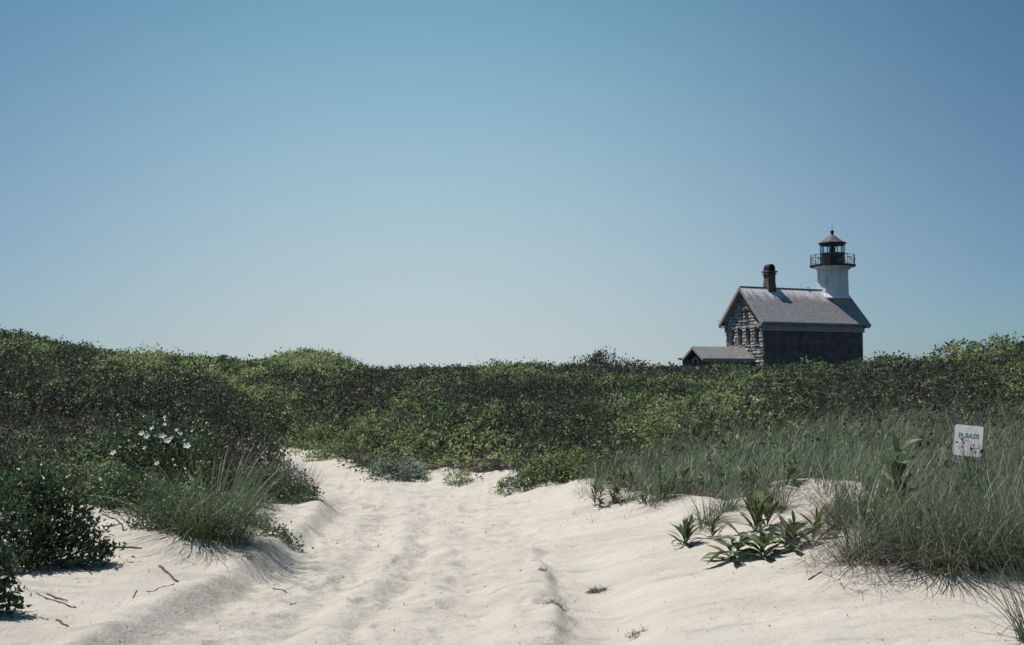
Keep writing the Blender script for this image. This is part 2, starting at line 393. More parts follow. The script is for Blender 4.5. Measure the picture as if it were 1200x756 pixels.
def blades(P, az, L, th0, bend, wd, tint, nseg=4, twist=0.4, rng=RNG, pw=0.8):
    n = len(P); L = np.broadcast_to(L, (n,)); th0 = np.broadcast_to(th0, (n,)); bend = np.broadcast_to(bend, (n,)); wd = np.broadcast_to(wd, (n,))
    ts = np.linspace(0, 1, nseg + 1)
    pos = [np.array(P, float)]
    for k in range(nseg):
        th = th0 + bend * ((ts[k] + ts[k + 1]) / 2) ** 1.3
        d = np.stack([np.sin(th) * np.cos(az), np.sin(th) * np.sin(az), np.cos(th)], 1)
        pos.append(pos[-1] + d * (L / nseg)[:, None])
    tw = rng.uniform(-1, 1, n) * twist
    sa = az + math.pi / 2 + tw * 1.5
    side = np.stack([np.cos(sa), np.sin(sa), np.sin(tw) * 0.5], 1)
    V = []
    for k in range(nseg + 1):
        wk = wd * (0.75 + 0.5 * ts[k]) * np.clip(1.0 - ts[k], 0.02, 1) ** pw
        V.append(pos[k] - side * wk[:, None] * 0.5); V.append(pos[k] + side * wk[:, None] * 0.5)
    V = np.stack(V, 1).reshape(-1, 3); m = 2 * (nseg + 1)
    b0 = (np.arange(n) * m)[:, None]
    Fq = np.concatenate([b0 + np.array([2 * k, 2 * k + 1, 2 * k + 3, 2 * k + 2]) for k in range(nseg)], 0)
    return V, Fq, np.repeat(tint, m)

def tube(mb, pts, radii, sides=6, tint=0.5):
    pts = np.asarray(pts, float); k = len(pts)
    T = nrm(np.gradient(pts, axis=0)); ref = np.array([0.31, 0.17, 0.93])
    A = nrm(np.cross(T, ref)); B = np.cross(T, A)
    an = np.arange(sides) / sides * 2 * math.pi
    ring = pts[:, None, :] + np.asarray(radii)[:, None, None] * (np.cos(an)[None, :, None] * A[:, None, :] + np.sin(an)[None, :, None] * B[:, None, :])
    V = ring.reshape(-1, 3)
    Fq = [[a * sides + s, a * sides + (s + 1) % sides, (a + 1) * sides + (s + 1) % sides, (a + 1) * sides + s] for a in range(k - 1) for s in range(sides)]
    mb.add(V, np.array(Fq), tint)
    for end, idx in ((0, 0), (1, k - 1)):
        c = np.vstack([V[idx * sides:(idx + 1) * sides], pts[idx]])
        f = [[s, (s + 1) % sides, sides] if end else [(s + 1) % sides, s, sides] for s in range(sides)]
        mb.add(c, np.array(f), tint)

def box(mb, c, size, R=None, taper=0.0, tint=0.5):
    sx, sy, sz = [s / 2 for s in size]
    v = np.array([[-sx, -sy, -sz], [sx, -sy, -sz], [sx, sy, -sz], [-sx, sy, -sz], [-sx * (1 - taper), -sy * (1 - taper), sz], [sx * (1 - taper), -sy * (1 - taper), sz], [sx * (1 - taper), sy * (1 - taper), sz], [-sx * (1 - taper), sy * (1 - taper), sz]])
    if R is not None: v = v @ np.array(R).T
    f = np.array([[3, 2, 1, 0], [4, 5, 6, 7], [0, 1, 5, 4], [1, 2, 6, 5], [2, 3, 7, 6], [3, 0, 4, 7]])
    mb.add(v + np.array(c), f, tint)

def prism(mb, poly, y0, y1, axis='y'):
    """extrude a polygon given in (a, z) between two values of the third axis"""
    n = len(poly); V = []
    for yy in (y0, y1):
        for a, z in poly: V.append((a, yy, z) if axis == 'y' else (yy, a, z))
    V = np.array(V)
    mb.add(V, np.array([[k, (k + 1) % n, n + (k + 1) % n, n + k] for k in range(n)]))
    for off in (0, n):
        c = V[off:off + n].mean(0); VV = np.vstack([V[off:off + n], c])
        mb.add(VV, np.array([[k, (k + 1) % n, n] if off else [(k + 1) % n, k, n] for k in range(n)]))

def frustum(mb, z0, r0, z1, r1, sides, rot=0.0, c=(0, 0), cap=True, tint=0.5):
    an = np.arange(sides) / sides * 2 * math.pi + rot
    V = np.vstack([np.stack([c[0] + r * np.cos(an), c[1] + r * np.sin(an), np.full(sides, z)], 1) for z, r in ((z0, r0), (z1, r1))])
    mb.add(V, np.array([[k, (k + 1) % sides, sides + (k + 1) % sides, sides + k] for k in range(sides)]), tint)
    if cap:
        for off, z in ((0, z0), (sides, z1)):
            VV = np.vstack([V[off:off + sides], [[c[0], c[1], z]]])
            mb.add(VV, np.array([[k, (k + 1) % sides, sides] if off else [(k + 1) % sides, k, sides] for k in range(sides)]), tint)

# ------------------------------------------------------------------ the ground: one sheet, cut along the sand edge
def axis_pts(a, b, step, lim, grow):
    mid = list(np.arange(a, b + 1e-6, step)); s = step; p = mid[-1]; hi = []
    while p < lim[1]: s *= grow; p += s; hi.append(p)
    s = step; p = mid[0]; lo = []
    while p > lim[0]: s *= grow; p -= s; lo.append(p)
    return np.array(lo[::-1] + mid + hi)
gx = axis_pts(-5.2, 4.8, 0.022, (-3500, 3500), 1.045)
gy = axis_pts(5.4, 12.5, 0.022, (-300, 5000), 1.022)
GX, GY = np.meshgrid(gx, gy)
GZ = ground(GX.ravel(), GY.ravel())
GV = np.stack([GX.ravel(), GY.ravel(), GZ], 1)
nx, ny = len(gx), len(gy)
ii = (np.arange(ny - 1)[:, None] * nx + np.arange(nx - 1)[None, :]).ravel()
GF = np.stack([ii, ii + 1, ii + nx + 1, ii + nx], 1)
cxm = GV[GF].mean(1)
wobx = 0.5 * fbm(cxm[:, 0] * 1.3, cxm[:, 1] * 1.3, 61, 4)
sdm = sand_sd(cxm[:, 0], cxm[:, 1]) + wobx
is_sand = sdm < 0.3
def submesh(F_, name, material):
    u, inv = np.unique(F_, return_inverse=True)
    return npmesh(name, GV[u], [inv.reshape(F_.shape)], material, None, True)
tag(obj('sand_path', submesh(GF[is_sand], 'sand_path', M_SAND)), kind='structure')
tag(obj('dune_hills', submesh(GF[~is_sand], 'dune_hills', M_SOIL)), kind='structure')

# ------------------------------------------------------------------ canopy of the scrub
# greener (+) and browner (-) patches, each on the hillside where it grows
PATCH = [(110, 560, 150, 40, .45), (300, 420, 120, 10, .35), (375, 424, 60, 12, .5), (450, 505, 130, 28, .75), (650, 548, 140, 28, .8), (880, 478, 160, 30, .95), (540, 525, 90, 24, .6), (380, 530, 60, 14, .4),
         (60, 402, 160, 14, .15), (1160, 422, 100, 12, .2), (600, 437, 70, 7, .3), (230, 425, 120, 10, .25), (780, 462, 60, 14, .2),
         (120, 482, 170, 18, -.5), (100, 445, 150, 16, -.35), (560, 457, 230, 10, -.5), (1080, 468, 150, 22, -.65), (420, 457, 60, 15, -.4), (290, 535, 60, 25, -.6),
         (760, 432, 120, 8, -.6), (620, 498, 60, 18, -.25), (430, 440, 90, 8, -.3), (700, 425, 30, 10, -.7), (270, 500, 40, 15, -.5), (900, 520, 200, 12, -.4)]
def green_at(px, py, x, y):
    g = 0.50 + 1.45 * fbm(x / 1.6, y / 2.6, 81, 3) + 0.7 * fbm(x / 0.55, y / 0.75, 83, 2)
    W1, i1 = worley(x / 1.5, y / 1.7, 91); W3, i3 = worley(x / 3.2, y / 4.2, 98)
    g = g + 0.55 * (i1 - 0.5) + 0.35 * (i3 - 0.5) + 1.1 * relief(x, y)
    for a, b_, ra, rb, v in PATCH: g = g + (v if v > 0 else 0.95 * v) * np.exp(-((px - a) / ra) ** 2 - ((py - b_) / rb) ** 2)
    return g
def canopy(x, y):
    sd = sand_sd(x, y) + 0.28 * fbm(x * 1.3, y * 1.3, 61, 4)
    far = sstep(26, 60, y)
    W1, i1 = worley(x / 1.5, y / 1.7, 91); W2, i2 = worley(x / 0.6, y / 0.65, 95); W3, i3 = worley(x / 3.2, y / 4.2, 98)
    b1 = np.clip(1 - (W1 / 0.60) ** 3, 0, 1) ** 0.5 * (0.35 + 0.65 * i1)
    b2 = np.sqrt(np.clip(1 - (W2 / 0.62) ** 2, 0, 1)) * (0.4 + 0.6 * i2)
    b3 = np.clip(1 - (W3 / 0.6) ** 3, 0, 1) ** 0.5 * (0.3 + 0.7 * i3)
    c = 0.02 + 0.30 * b1 + 0.15 * b2 + 0.74 * b3
    edge = sstep(-0.1, 0.75, sd)
    nearr = 1 - 0.40 * (1 - sstep(11, 16, y))
    return c * (0.25 + 0.75 * edge) * nearr, sd

def scrub_points(d0, d1, dens, pxr=(-150, 1350)):
    area = (pxr[1] - pxr[0]) / F * (d0 + d1) / 2 * (d1 - d0)
    n = int(area * dens)
    d = np.sqrt(RNG.uniform(d0 * d0, d1 * d1, n)); px = RNG.uniform(*pxr, n)
    return (px - 600) / F * d, d
H_ANG = math.radians(25)
HX, HY = 27.05, 118.0
def house_clear(x, y):
    u = (x - HX) * math.cos(H_ANG) + (y - HY) * math.sin(H_ANG); v = -(x - HX) * math.sin(H_ANG) + (y - HY) * math.cos(H_ANG)
    return ~((u > -7.6) & (u < 14.6) & (v > -0.6) & (v < 7.4))

lf = MB(); tw = MB(); near_grass = MB()
bands = [(8.5, 13, 1300, .046), (13, 17, 1300, .050), (17, 21, 1050, .056), (21, 26, 800, .064), (26, 32, 560, .076), (32, 40, 360, .094), (40, 50, 240, .115), (50, 64, 140, .145), (64, 84, 85, .185), (84, 108, 45, .24), (108, 140, 22, .3)]
KL = 9
for d0, d1, dens, s in bands:
    x, y = scrub_points(d0, d1, dens * 1.15 / KL)
    c, sd = canopy(x, y)
    k = (sd > -0.08) & house_clear(x, y)
    x, y, c, sd = x[k], y[k], c[k], sd[k]
    z0 = ground(x, y); px, py = project(x, y, z0 + c)
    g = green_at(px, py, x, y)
    grassy = sstep(640, 760, px) * (1 - sstep(14.5, 18.0, y))      # grass takes over on the near right bank
    keep = (RNG.random(len(x)) < np.clip(0.5 + 0.7 * g, 0.3, 1)) & (RNG.random(len(x)) > grassy * 0.93) & (RNG.random(len(x)) < 0.45 + sstep(-0.1, 0.4, sd))
    keep &= RNG.random(len(x)) < 0.10 + 0.90 * sstep(0.06, 0.45, c)
    x, y, c, z0, g = x[keep], y[keep], c[keep], z0[keep], g[keep]; n = len(x)
    e = 0.06
    gxn = (canopy(x + e, y)[0] - canopy(x - e, y)[0]) / (2 * e); gyn = (canopy(x, y + e)[0] - canopy(x, y - e)[0]) / (2 * e)
    Nn = nrm(np.stack([-gxn, -gyn, np.full(n, 0.8)], 1) + RNG.normal(0, 0.38, (n, 3)))
    u = RNG.random(n)
    zc0 = z0 + c * (1 - 0.7 * u ** 2.0) + RNG.normal(0, 0.02 + s * np.where(y > 28, 0.25, 0.5), n)
    cl = fbm(x / 0.35, y / 0.35, 101, 2)
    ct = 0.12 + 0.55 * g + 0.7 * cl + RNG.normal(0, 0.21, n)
    C = np.stack([x, y, zc0], 1); m_ = n * KL
    Nc = np.repeat(Nn, KL, 0); Cc = np.repeat(C, KL, 0)
    rad = nrm(np.cross(Nc, RNG.normal(0, 1, (m_, 3)))); rr_ = np.abs(RNG.normal(0, 1.0, m_)) * s * 1.05
    P = Cc + rad * rr_[:, None] + Nc * (RNG.normal(0, 0.35, m_) * s - 0.25 * rr_)[:, None]
    Dn = nrm(rad * 0.9 + Nc * 0.35 + RNG.normal(0, 0.35, (m_, 3))); Nr = nrm(Nc + RNG.normal(0, 0.38, (m_, 3)))
    L = s * RNG.uniform(0.6, 1.35, m_)
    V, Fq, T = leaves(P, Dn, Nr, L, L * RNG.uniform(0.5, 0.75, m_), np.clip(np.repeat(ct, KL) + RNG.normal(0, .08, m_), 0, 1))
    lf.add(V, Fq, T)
    x, y, c, z0, g = [np.repeat(q, KL) for q in (x, y, c, z0, g)]; x = x + RNG.normal(0, s * 2, m_); y = y + RNG.normal(0, s * 2, m_); n = m_
    # twigs and dry stems standing out of the scrub
    m2 = RNG.random(n) < np.clip(0.20 - 0.20 * g, 0.02, 0.2)
    nn = int(m2.sum())
    P = np.stack([x[m2], y[m2], (z0 + c * RNG.uniform(0.3, 0.8, n))[m2]], 1)
    V, Fq, T = blades(P, RNG.uniform(0, 6.28, nn), np.clip(s * 3.2, 0.14, 0.45) * RNG.uniform(0.6, 1.5, nn), RNG.uniform(0.0, 0.5, nn), RNG.uniform(-0.2, 0.6, nn), max(0.004, 0.0006 * d0), RNG.random(nn) ** 1.6, 2, rng=RNG)
    tw.add(V, Fq, T)
tag(obj('dune_scrub', lf.mesh('dune_scrub', M_SCRUB)), 'low tangled green and brown scrub covering the dunes', 'scrub', kind='stuff')
tag(obj('dry_scrub_stems', tw.mesh('dry_scrub_stems', M_DRY)), 'purplish grey dry stems standing in the scrub', 'dry stems', kind='stuff')
print('scrub leaves', lf.n // 4)

# ------------------------------------------------------------------ beach grass on the banks
def grass_patch(mb, x, y, L0, L1, wd, lean=0.55, tint=None, nseg=4, windy=1.0, up=0.0):
    n = len(x); z = ground(x, y) - 0.02
    az = RNG.normal(0.25, 1.0 / max(windy, 0.1), n)
    L = RNG.uniform(L0, L1, n) * (0.7 + 0.5 * vnoise(x / 0.5, y / 0.5, 301)); tz = 0.45 * (vnoise(x / 0.3, y / 0.4, 303) - 0.5)
    t_ = RNG.beta(2.2, 2.2, n) * 0.85 + 0.12 if tint is None else tint
    dead = RNG.random(n) < 0.12; t_ = np.where(dead, RNG.uniform(0, 0.2, n), np.clip(t_ + tz + up, 0.2, 1))
    V, Fq, T = blades(np.stack([x, y, z], 1), az, L, RNG.uniform(0.05, lean, n), RNG.gamma(2.2, 0.42, n), wd * RNG.uniform(0.4, 1.4, n), t_, nseg, rng=RNG)
    mb.add(V, Fq, T)
gm = MB()
# stands along the right bank, densest where clumps sit
def region(n, poly_px, jitter=0.0):
    """random ground points inside a patch of bank traced by (bearing px, distance m)"""
    poly = np.array([((p - 600) / F * d, d) for p, d in poly_px])
    lo = poly.min(0); hi = poly.max(0); x = RNG.uniform(lo[0], hi[0], n); y = RNG.uniform(lo[1], hi[1], n)
    ins = np.zeros(n, bool)
    for k in range(len(poly)):
        ax, ay = poly[k]; bx, by = poly[(k + 1) % len(poly)]
        ins ^= ((ay > y) != (by > y)) & (x < (bx - ax) * (y - ay) / (by - ay + 1e-12) + ax)
    return x[ins], y[ins]
def clump_filter(x, y, sc, thr, seed):
    W_, i_ = worley(x / sc, y / sc, seed); k = RNG.random(len(x)) < np.exp(-(W_ / thr) ** 2)
    return x[k], y[k]
def veg_only(x, y, lim=0.05):
    k = sand_sd(x, y) + 0.3 * fbm(x * 1.5, y * 1.5, 61, 3) > lim
    return x[k], y[k]
x, y = veg_only(*clump_filter(*region(36000, [(660, 12.8), (760, 12.0), (860, 11.2), (960, 10.6), (1060, 10.6), (1060, 16), (900, 17.5), (660, 15.2)]), 0.42, 0.38, 201))
grass_patch(gm, x, y, 0.20, 0.50, 0.011, lean=0.85, up=0.28)
x, y = veg_only(*clump_filter(*region(14000, [(880, 9.0), (985, 8.3), (1300, 7.9), (1300, 15), (940, 15)]), 0.38, 0.36, 203), -0.05)
grass_patch(gm, x, y, 0.30, 0.85, 0.0105, lean=0.85, up=0.1)
x, y = veg_only(*clump_filter(*region(9000, [(560, 14.5), (700, 13.2), (720, 15), (600, 16)]), 0.4, 0.36, 205))
grass_patch(gm, x, y, 0.15, 0.34, 0.008)
x, y = veg_only(*clump_filter(*region(26000, [(-80, 9.6), (130, 10.6), (250, 11), (330, 13), (300, 15), (-80, 15)]), 0.6, 0.3, 207))
grass_patch(gm, x, y, 0.2, 0.5, 0.007)
# scattered taller blades further up the right slope and on the crests
x, y = region(9000, [(760, 15), (1300, 13), (1300, 27), (1000, 24), (760, 19)])
grass_patch(gm, x, y, 0.45, 0.95, 0.009, lean=0.7)
x, y = region(6000, [(-120, 15), (330, 17), (300, 40), (-120, 45)])
grass_patch(gm, x, y, 0.4, 0.7, 0.014, lean=0.4)
tag(obj('beach_grass', gm.mesh('beach_grass', M_GRASS)), 'wind-blown green beach grass covering the right bank of the path', 'grass', kind='stuff')
# straw litter at the foot of the stands
st = MB()
x, y = veg_only(*region(9000, [(900, 8.2), (985, 7.0), (1300, 6.7), (1300, 10.5), (960, 10.5)]), -0.35)
n = len(x); V, Fq, T = blades(np.stack([x, y, ground(x, y) + RNG.uniform(0, .12, n)], 1), RNG.uniform(0, 6.28, n), RNG.uniform(.1, .4, n), RNG.uniform(0.8, 1.7, n), RNG.uniform(-.3, .8, n), 0.005, RNG.random(n) ** 1.5, 3)
st.add(V, Fq, T)
x, y = veg_only(*region(5000, [(640, 13.2), (860, 10.8), (960, 10.2), (960, 12), (700, 14)]), -0.25)
n = len(x); V, Fq, T = blades(np.stack([x, y, ground(x, y) + RNG.uniform(0, .06, n)], 1), RNG.uniform(0, 6.28, n), RNG.uniform(.1, .3, n), RNG.uniform(0.6, 1.6, n), RNG.uniform(-.3, .8, n), 0.005, RNG.random(n) ** 1.5, 3)
st.add(V, Fq, T)
tag(obj('straw_litter', st.mesh('straw_litter', M_STRAW)), 'bleached dead stalks lying tangled at the foot of the grass', 'dead grass', kind='stuff')
# dark specks of debris on the sand
db = MB(); n = 750
x = RNG.uniform(-3.6, 4.0, n); y = RNG.uniform(5.5, 15, n); k = sand_sd(x, y) < -0.1; x, y = x[k], y[k]; n = len(x)
P = np.stack([x, y, ground(x, y) + 0.004], 1); D = nrm(np.stack([RNG.normal(0, 1, n), RNG.normal(0, 1, n), RNG.uniform(0, .5, n)], 1))
V, Fq, T = leaves(P, D, np.tile([0, 0, 1.0], (n, 1)) + RNG.normal(0, .4, (n, 3)), RNG.gamma(2, .009, n) + .006, RNG.uniform(.004, .011, n), RNG.random(n))
db.add(V, Fq, T); tag(obj('beach_debris', db.mesh('beach_debris', M_TWIG)), 'dark scraps of seaweed and twig scattered over the sand', 'debris', kind='stuff')

# ------------------------------------------------------------------ plant builders
def shrub(label, cat, px, py=None, depth=None, r=0.6, h=0.5, leaf=0.032, n=5000, seed=1, m=None, name='shrub', lo=0.2, hi=0.8, stems=26, squash=(1, 1), group=None, lift=0.0, lean=(0, 0), clumpy=0.35, wr=0.62):
    rg = np.random.default_rng(seed)
    if depth is None: X, Y, Z = on(px, py)
    else: X, Y, Z = at(px, depth)
    t_ = thing(name, label, cat, (X, Y, Z), 0, group)
    ncl = max(12, n // 9)
    # tips spread over a lumpy dome
    th = rg.uniform(0, 2 * math.pi, ncl); rr = np.sqrt(rg.random(ncl))
    lump = 0.55 + 0.8 * vnoise(np.cos(th) * 2.2 * rr + seed, np.sin(th) * 2.2 * rr + seed, seed) + 0.18 * vnoise(np.cos(th) * 6 * rr, np.sin(th) * 6 * rr + seed, seed + 9)
    topz = h * np.sqrt(np.clip(1 - rr ** 2.4, 0.03, 1)) * lump
    zz = topz * (1 - 0.85 * rg.random(ncl) ** 2.0)
    ex = 1 + 0.45 * (vnoise(np.cos(th) * 1.5 + 5, np.sin(th) * 1.5, seed + 3) - 0.5) * 2
    cx_ = r * squash[0] * rr * ex * np.cos(th) + lean[0] * zz; cy_ = r * squash[1] * rr * ex * np.sin(th) + lean[1] * zz
    C = np.stack([cx_, cy_, zz + lift], 1)
    # follow the slope of the ground
    gzz = ground(C[:, 0] + X, C[:, 1] + Y) - Z; C[:, 2] += gzz
    sh = rg.random(ncl) < 0.10; C[sh] *= rg.uniform(1.05, 1.2, (int(sh.sum()), 1))
    ctint = rg.uniform(lo, hi, ncl) * (0.6 + 0.8 * rg.random(ncl) * clumpy + 0.3)
    k = 9; P = np.repeat(C, k, 0) + rg.normal(0, leaf * 0.9, (ncl * k, 3)); nl = len(P)
    out = nrm(np.stack([P[:, 0] * 0.9, P[:, 1] * 0.9, P[:, 2] + 0.25 * h], 1))
    cn = np.repeat(rg.normal(0, 0.5, (ncl, 3)), k, 0)
    D = nrm(out * 0.7 + rg.normal(0, 0.8, (nl, 3))); Nn = nrm(out + np.array([0, 0, .6]) + cn + rg.normal(0, 0.35, (nl, 3)))
    L = leaf * rg.uniform(0.65, 1.3, nl)
    mb = MB(); V, Fq, T = leaves(P, D, Nn, L, L * wr, np.clip(np.repeat(ctint, k) + rg.normal(0, .08, nl), 0, 1), 0.14); mb.add(V, Fq, T)
    obj('foliage', mb.mesh('foliage', m or M_ROSE), t_)
    sb = MB(); idx = rg.choice(ncl, min(stems, ncl), replace=False)
    for q in idx:
        e = C[q]; b0 = np.array([e[0] * 0.2, e[1] * 0.2, -0.03]); b0[2] += gz(b0[0] + X, b0[1] + Y) - Z
        midp = (b0 + e) / 2 + rg.normal(0, 0.06 * r, 3) + np.array([0, 0, 0.1 * h])
        pts = np.array([b0, (b0 + midp) / 2 + rg.normal(0, .01, 3), midp, (midp + e) / 2 + rg.normal(0, .01, 3), e])
        tube(sb, pts, np.linspace(0.007, 0.0022, 5) * (0.7 + r), 4)
    obj('stems', sb.mesh('stems', M_TWIG), t_)
    return t_

def broad_leaf(mb, base, az, L, wd, th0, bend, tint, rg, nseg=7, fold=0.35, waist=0.42, twist=0.0):
    """one lance-shaped leaf with a folded midrib, arching over"""
    ts = np.linspace(0, 1, nseg + 1); p = np.array(base, float); V = []
    side0 = np.array([-math.sin(az + twist), math.cos(az + twist), 0])
    for k, t__ in enumerate(ts):
        th = th0 + bend * t__
        d = np.array([math.sin(th) * math.cos(az), math.sin(th) * math.sin(az), math.cos(th)])
        nn_ = np.cross(d, side0); nn_ = nn_ / (np.linalg.norm(nn_) + 1e-9)
        if nn_[2] < 0: nn_ = -nn_
        wv = wd * (math.sin(math.pi * min(1, t__ ** 1.1)) ** 1.15 * 0.5 + 0.04) * (1.0 if t__ < 1 else 0.1)
        wv *= 1 + 0.10 * math.sin(t__ * 17 + az * 5)
        V += [p - side0 * wv + nn_ * wv * fold, p, p + side0 * wv + nn_ * wv * fold]
        if k < nseg: p = p + d * L / nseg
    Fq = []
    for k in range(nseg):
        a = 3 * k; Fq += [[a, a + 1, a + 4, a + 3], [a + 1, a + 2, a + 5, a + 4]]
    mb.add(np.array(V), np.array(Fq), tint)

def rosette(label, cat, px, py, nl=16, L=0.16, wd=0.035, seed=1, stalks=1, rise=0.0, spread=0.05, name='broadleaf_plant', m=None, lo=.2, hi=.9, th=(0.3, 1.1), bend=(0.5, 1.4), azr=None, group=None, depth=None):
    rg = np.random.default_rng(seed); X, Y, Z = on(px, py) if depth is None else at(px, depth)
    t_ = thing(name, label, cat, (X, Y, Z), 0, group); mb = MB(); sb = MB()
    for s in range(stalks):
        ox, oy = (rg.normal(0, spread, 2) if stalks > 1 else (0, 0)); oz = gz(X + ox, Y + oy) - Z
        hgt = rise * rg.uniform(0.6, 1.1) + 0.03; lx, ly = rg.normal(0.1, 0.15, 2) * rise
        pts = np.array([[ox, oy, oz - 0.03], [ox + lx * .3, oy + ly * .3, oz + hgt * .4], [ox + lx, oy + ly, oz + hgt]])
        tube(sb, pts, [0.006, 0.005, 0.003], 5)
        obj('stalk', sb.mesh('stalk', M_TWIG), t_); sb = MB()
        for q in range(nl):
            f = q / nl; bpt = pts[0] * (1 - f) + pts[2] * f if rise > 0.05 else pts[0] + np.array([0, 0, 0.03 + 0.03 * f])
            az = q * 2.4 + rg.normal(0, .3) if azr is None else rg.uniform(*azr)
            broad_leaf(mb, bpt, az, L * rg.uniform(.45, 1.25) * (1 - .3 * f), wd * rg.uniform(.6, 1.2), rg.uniform(*th) * (1.15 - .5 * f), rg.uniform(*bend) * (1 if rg.random() < .85 else -.4), (rg.uniform(lo, hi) if rg.random() < .93 else 0.0), rg, twist=rg.normal(0, .55), fold=rg.uniform(.15, .5))
    obj('foliage', mb.mesh('foliage', m or M_BROAD), t_)
    return t_

def tuft(label, px, py=None, n=220, L=(0.4, 0.8), r=0.12, wd=0.006, seed=1, lean=0.5, wind=0.25, spread=1.2, name='grass_tuft', m=None, tint=(0.2, 1.0), dead=0.12, group=None, bend=0.42, depth=None, cat='grass tuft', straw=0):
    rg = np.random.default_rng(seed); X, Y, Z = on(px, py) if depth is None else at(px, depth)
    t_ = thing(name, label, cat, (X, Y, Z), 0, group)
    a = rg.uniform(0, 6.283, n); rr = r * np.sqrt(rg.random(n)); bx = rr * np.cos(a); by = rr * np.sin(a); bz = ground(bx + X, by + Y) - Z - 0.02
    az = np.where(rg.random(n) < 0.55, rg.normal(wind, spread * .6, n), a)
    ti = rg.uniform(*tint, n); ti = np.where(rg.random(n) < dead, rg.uniform(0, .2, n), ti)
    mb = MB(); V, Fq, T = blades(np.stack([bx, by, bz], 1), az, rg.uniform(*L, n), rg.uniform(0.03, lean, n), rg.gamma(2.2, bend, n), wd * rg.uniform(.6, 1.3, n), ti, 7, rng=rg); mb.add(V, Fq, T)
    obj('blades', mb.mesh('blades', m or M_GRASS), t_)
    if straw:
        a = rg.uniform(0, 6.283, straw); mb = MB()
        V, Fq, T = blades(np.stack([r * .7 * np.cos(a), r * .7 * np.sin(a), ground(r * .7 * np.cos(a) + X, r * .7 * np.sin(a) + Y) - Z + rg.uniform(0, .1, straw)], 1), a, rg.uniform(.12, .42, straw), rg.uniform(.9, 1.5, straw), rg.uniform(0, .7, straw), wd * .9, rg.random(straw) ** 1.4, 4, rng=rg)
        mb.add(V, Fq, T); obj('dead_stalks', mb.mesh('dead_stalks', M_STRAW), t_)
    return t_
# ------------------------------------------------------------------ lighthouse: stone keeper's house with a tower rising from its ridge
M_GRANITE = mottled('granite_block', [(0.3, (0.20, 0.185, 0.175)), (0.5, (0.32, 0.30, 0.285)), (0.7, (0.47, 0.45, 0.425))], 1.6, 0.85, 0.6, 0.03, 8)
M_GRANITE_SHADED = mottled('shaded_granite', [(0.3, (0.078, 0.062, 0.054)), (0.55, (0.135, 0.11, 0.097)), (0.8, (0.23, 0.2, 0.18))], 1.3, 0.9, 0.6, 0.03, 8)  # darker copy of the granite, shade of the side walls put into the colour
M_MORTAR = mottled('mortar', [(0.3, (0.10, 0.095, 0.09)), (0.7, (0.17, 0.16, 0.15))], 2, 0.95)
M_TRIM = mottled('grey_trim_paint', [(0.3, (0.27, 0.25, 0.235)), (0.7, (0.36, 0.335, 0.315))], 1.2, 0.6, 0.1, 0.01)
M_BLACK = mottled('black_iron_paint', [(0.3, (0.014, 0.013, 0.014)), (0.7, (0.03, 0.027, 0.028))], 2, 0.45, 0.15, 0.01)
M_LEAD = mottled('lantern_roof_metal', [(0.3, (0.05, 0.05, 0.052)), (0.7, (0.10, 0.10, 0.105))], 1.5, 0.5, 0.1, 0.01)
M_DARKPANE, tt, bb = mat('dark_window_glass', 0.55); bb.inputs['Base Color'].default_value = (0.015, 0.017, 0.02, 1)
M_GLASS, tt, bb = mat('lantern_glass', 0.02); bb.inputs['Base Color'].default_value = (0.85, 0.92, 0.95, 1); bb.inputs['Transmission Weight'].default_value = 1.0; bb.inputs['IOR'].default_value = 1.05
M_BRASS, tt, bb = mat('lamp_brass', 0.35); bb.inputs['Base Color'].default_value = (0.25, 0.2, 0.1, 1); bb.inputs['Metallic'].default_value = 0.8
# white tower paint with faint rust weeping and scuffs
M_WHITE, t, b = mat('white_tower_paint', 0.55)
tc = N(t, 'ShaderNodeTexCoord'); mp = N(t, 'ShaderNodeMapping'); mp.inputs['Scale'].default_value = (2.2, 2.2, 0.5)
n_ = N(t, 'ShaderNodeTexNoise'); n_.inputs['Scale'].default_value = 1.3; n_.inputs['Detail'].default_value = 8
t.links.new(tc.outputs['Object'], mp.inputs[0]); t.links.new(mp.outputs[0], n_.inputs['Vector'])
r = ramp(t, [(0.3, (0.42, 0.44, 0.45)), (0.45, (0.62, 0.64, 0.65)), (0.7, (0.70, 0.71, 0.71))]); t.links.new(n_.outputs['Fac'], r.inputs[0]); t.links.new(r.outputs[0], b.inputs['Base Color'])
# slate roof: courses, slate to slate colour change, pale bird-stained streaks running down from the ridge
M_SLATE, t, b = mat('slate_roof', 0.42)
tc = N(t, 'ShaderNodeTexCoord'); sep = N(t, 'ShaderNodeSeparateXYZ'); t.links.new(tc.outputs['Object'], sep.inputs[0])
cmb = N(t, 'ShaderNodeCombineXYZ'); t.links.new(sep.outputs['X'], cmb.inputs['X']); t.links.new(sep.outputs['Z'], cmb.inputs['Y'])
br = N(t, 'ShaderNodeTexBrick'); br.inputs['Scale'].default_value = 1.0; br.inputs['Brick Width'].default_value = 0.30; br.inputs['Row Height'].default_value = 0.16; br.inputs['Mortar Size'].default_value = 0.008
br.inputs['Color1'].default_value = (0.215, 0.21, 0.218, 1); br.inputs['Color2'].default_value = (0.295, 0.288, 0.297, 1); br.inputs['Mortar'].default_value = (0.07, 0.065, 0.07, 1)
t.links.new(cmb.outputs[0], br.inputs['Vector'])
mp = N(t, 'ShaderNodeMapping'); mp.inputs['Scale'].default_value = (1.6, 0.22, 0.22); n_ = N(t, 'ShaderNodeTexNoise'); n_.inputs['Scale'].default_value = 1.4; n_.inputs['Detail'].default_value = 8; n_.inputs['Roughness'].default_value = 0.65
t.links.new(tc.outputs['Object'], mp.inputs[0]); t.links.new(mp.outputs[0], n_.inputs['Vector'])
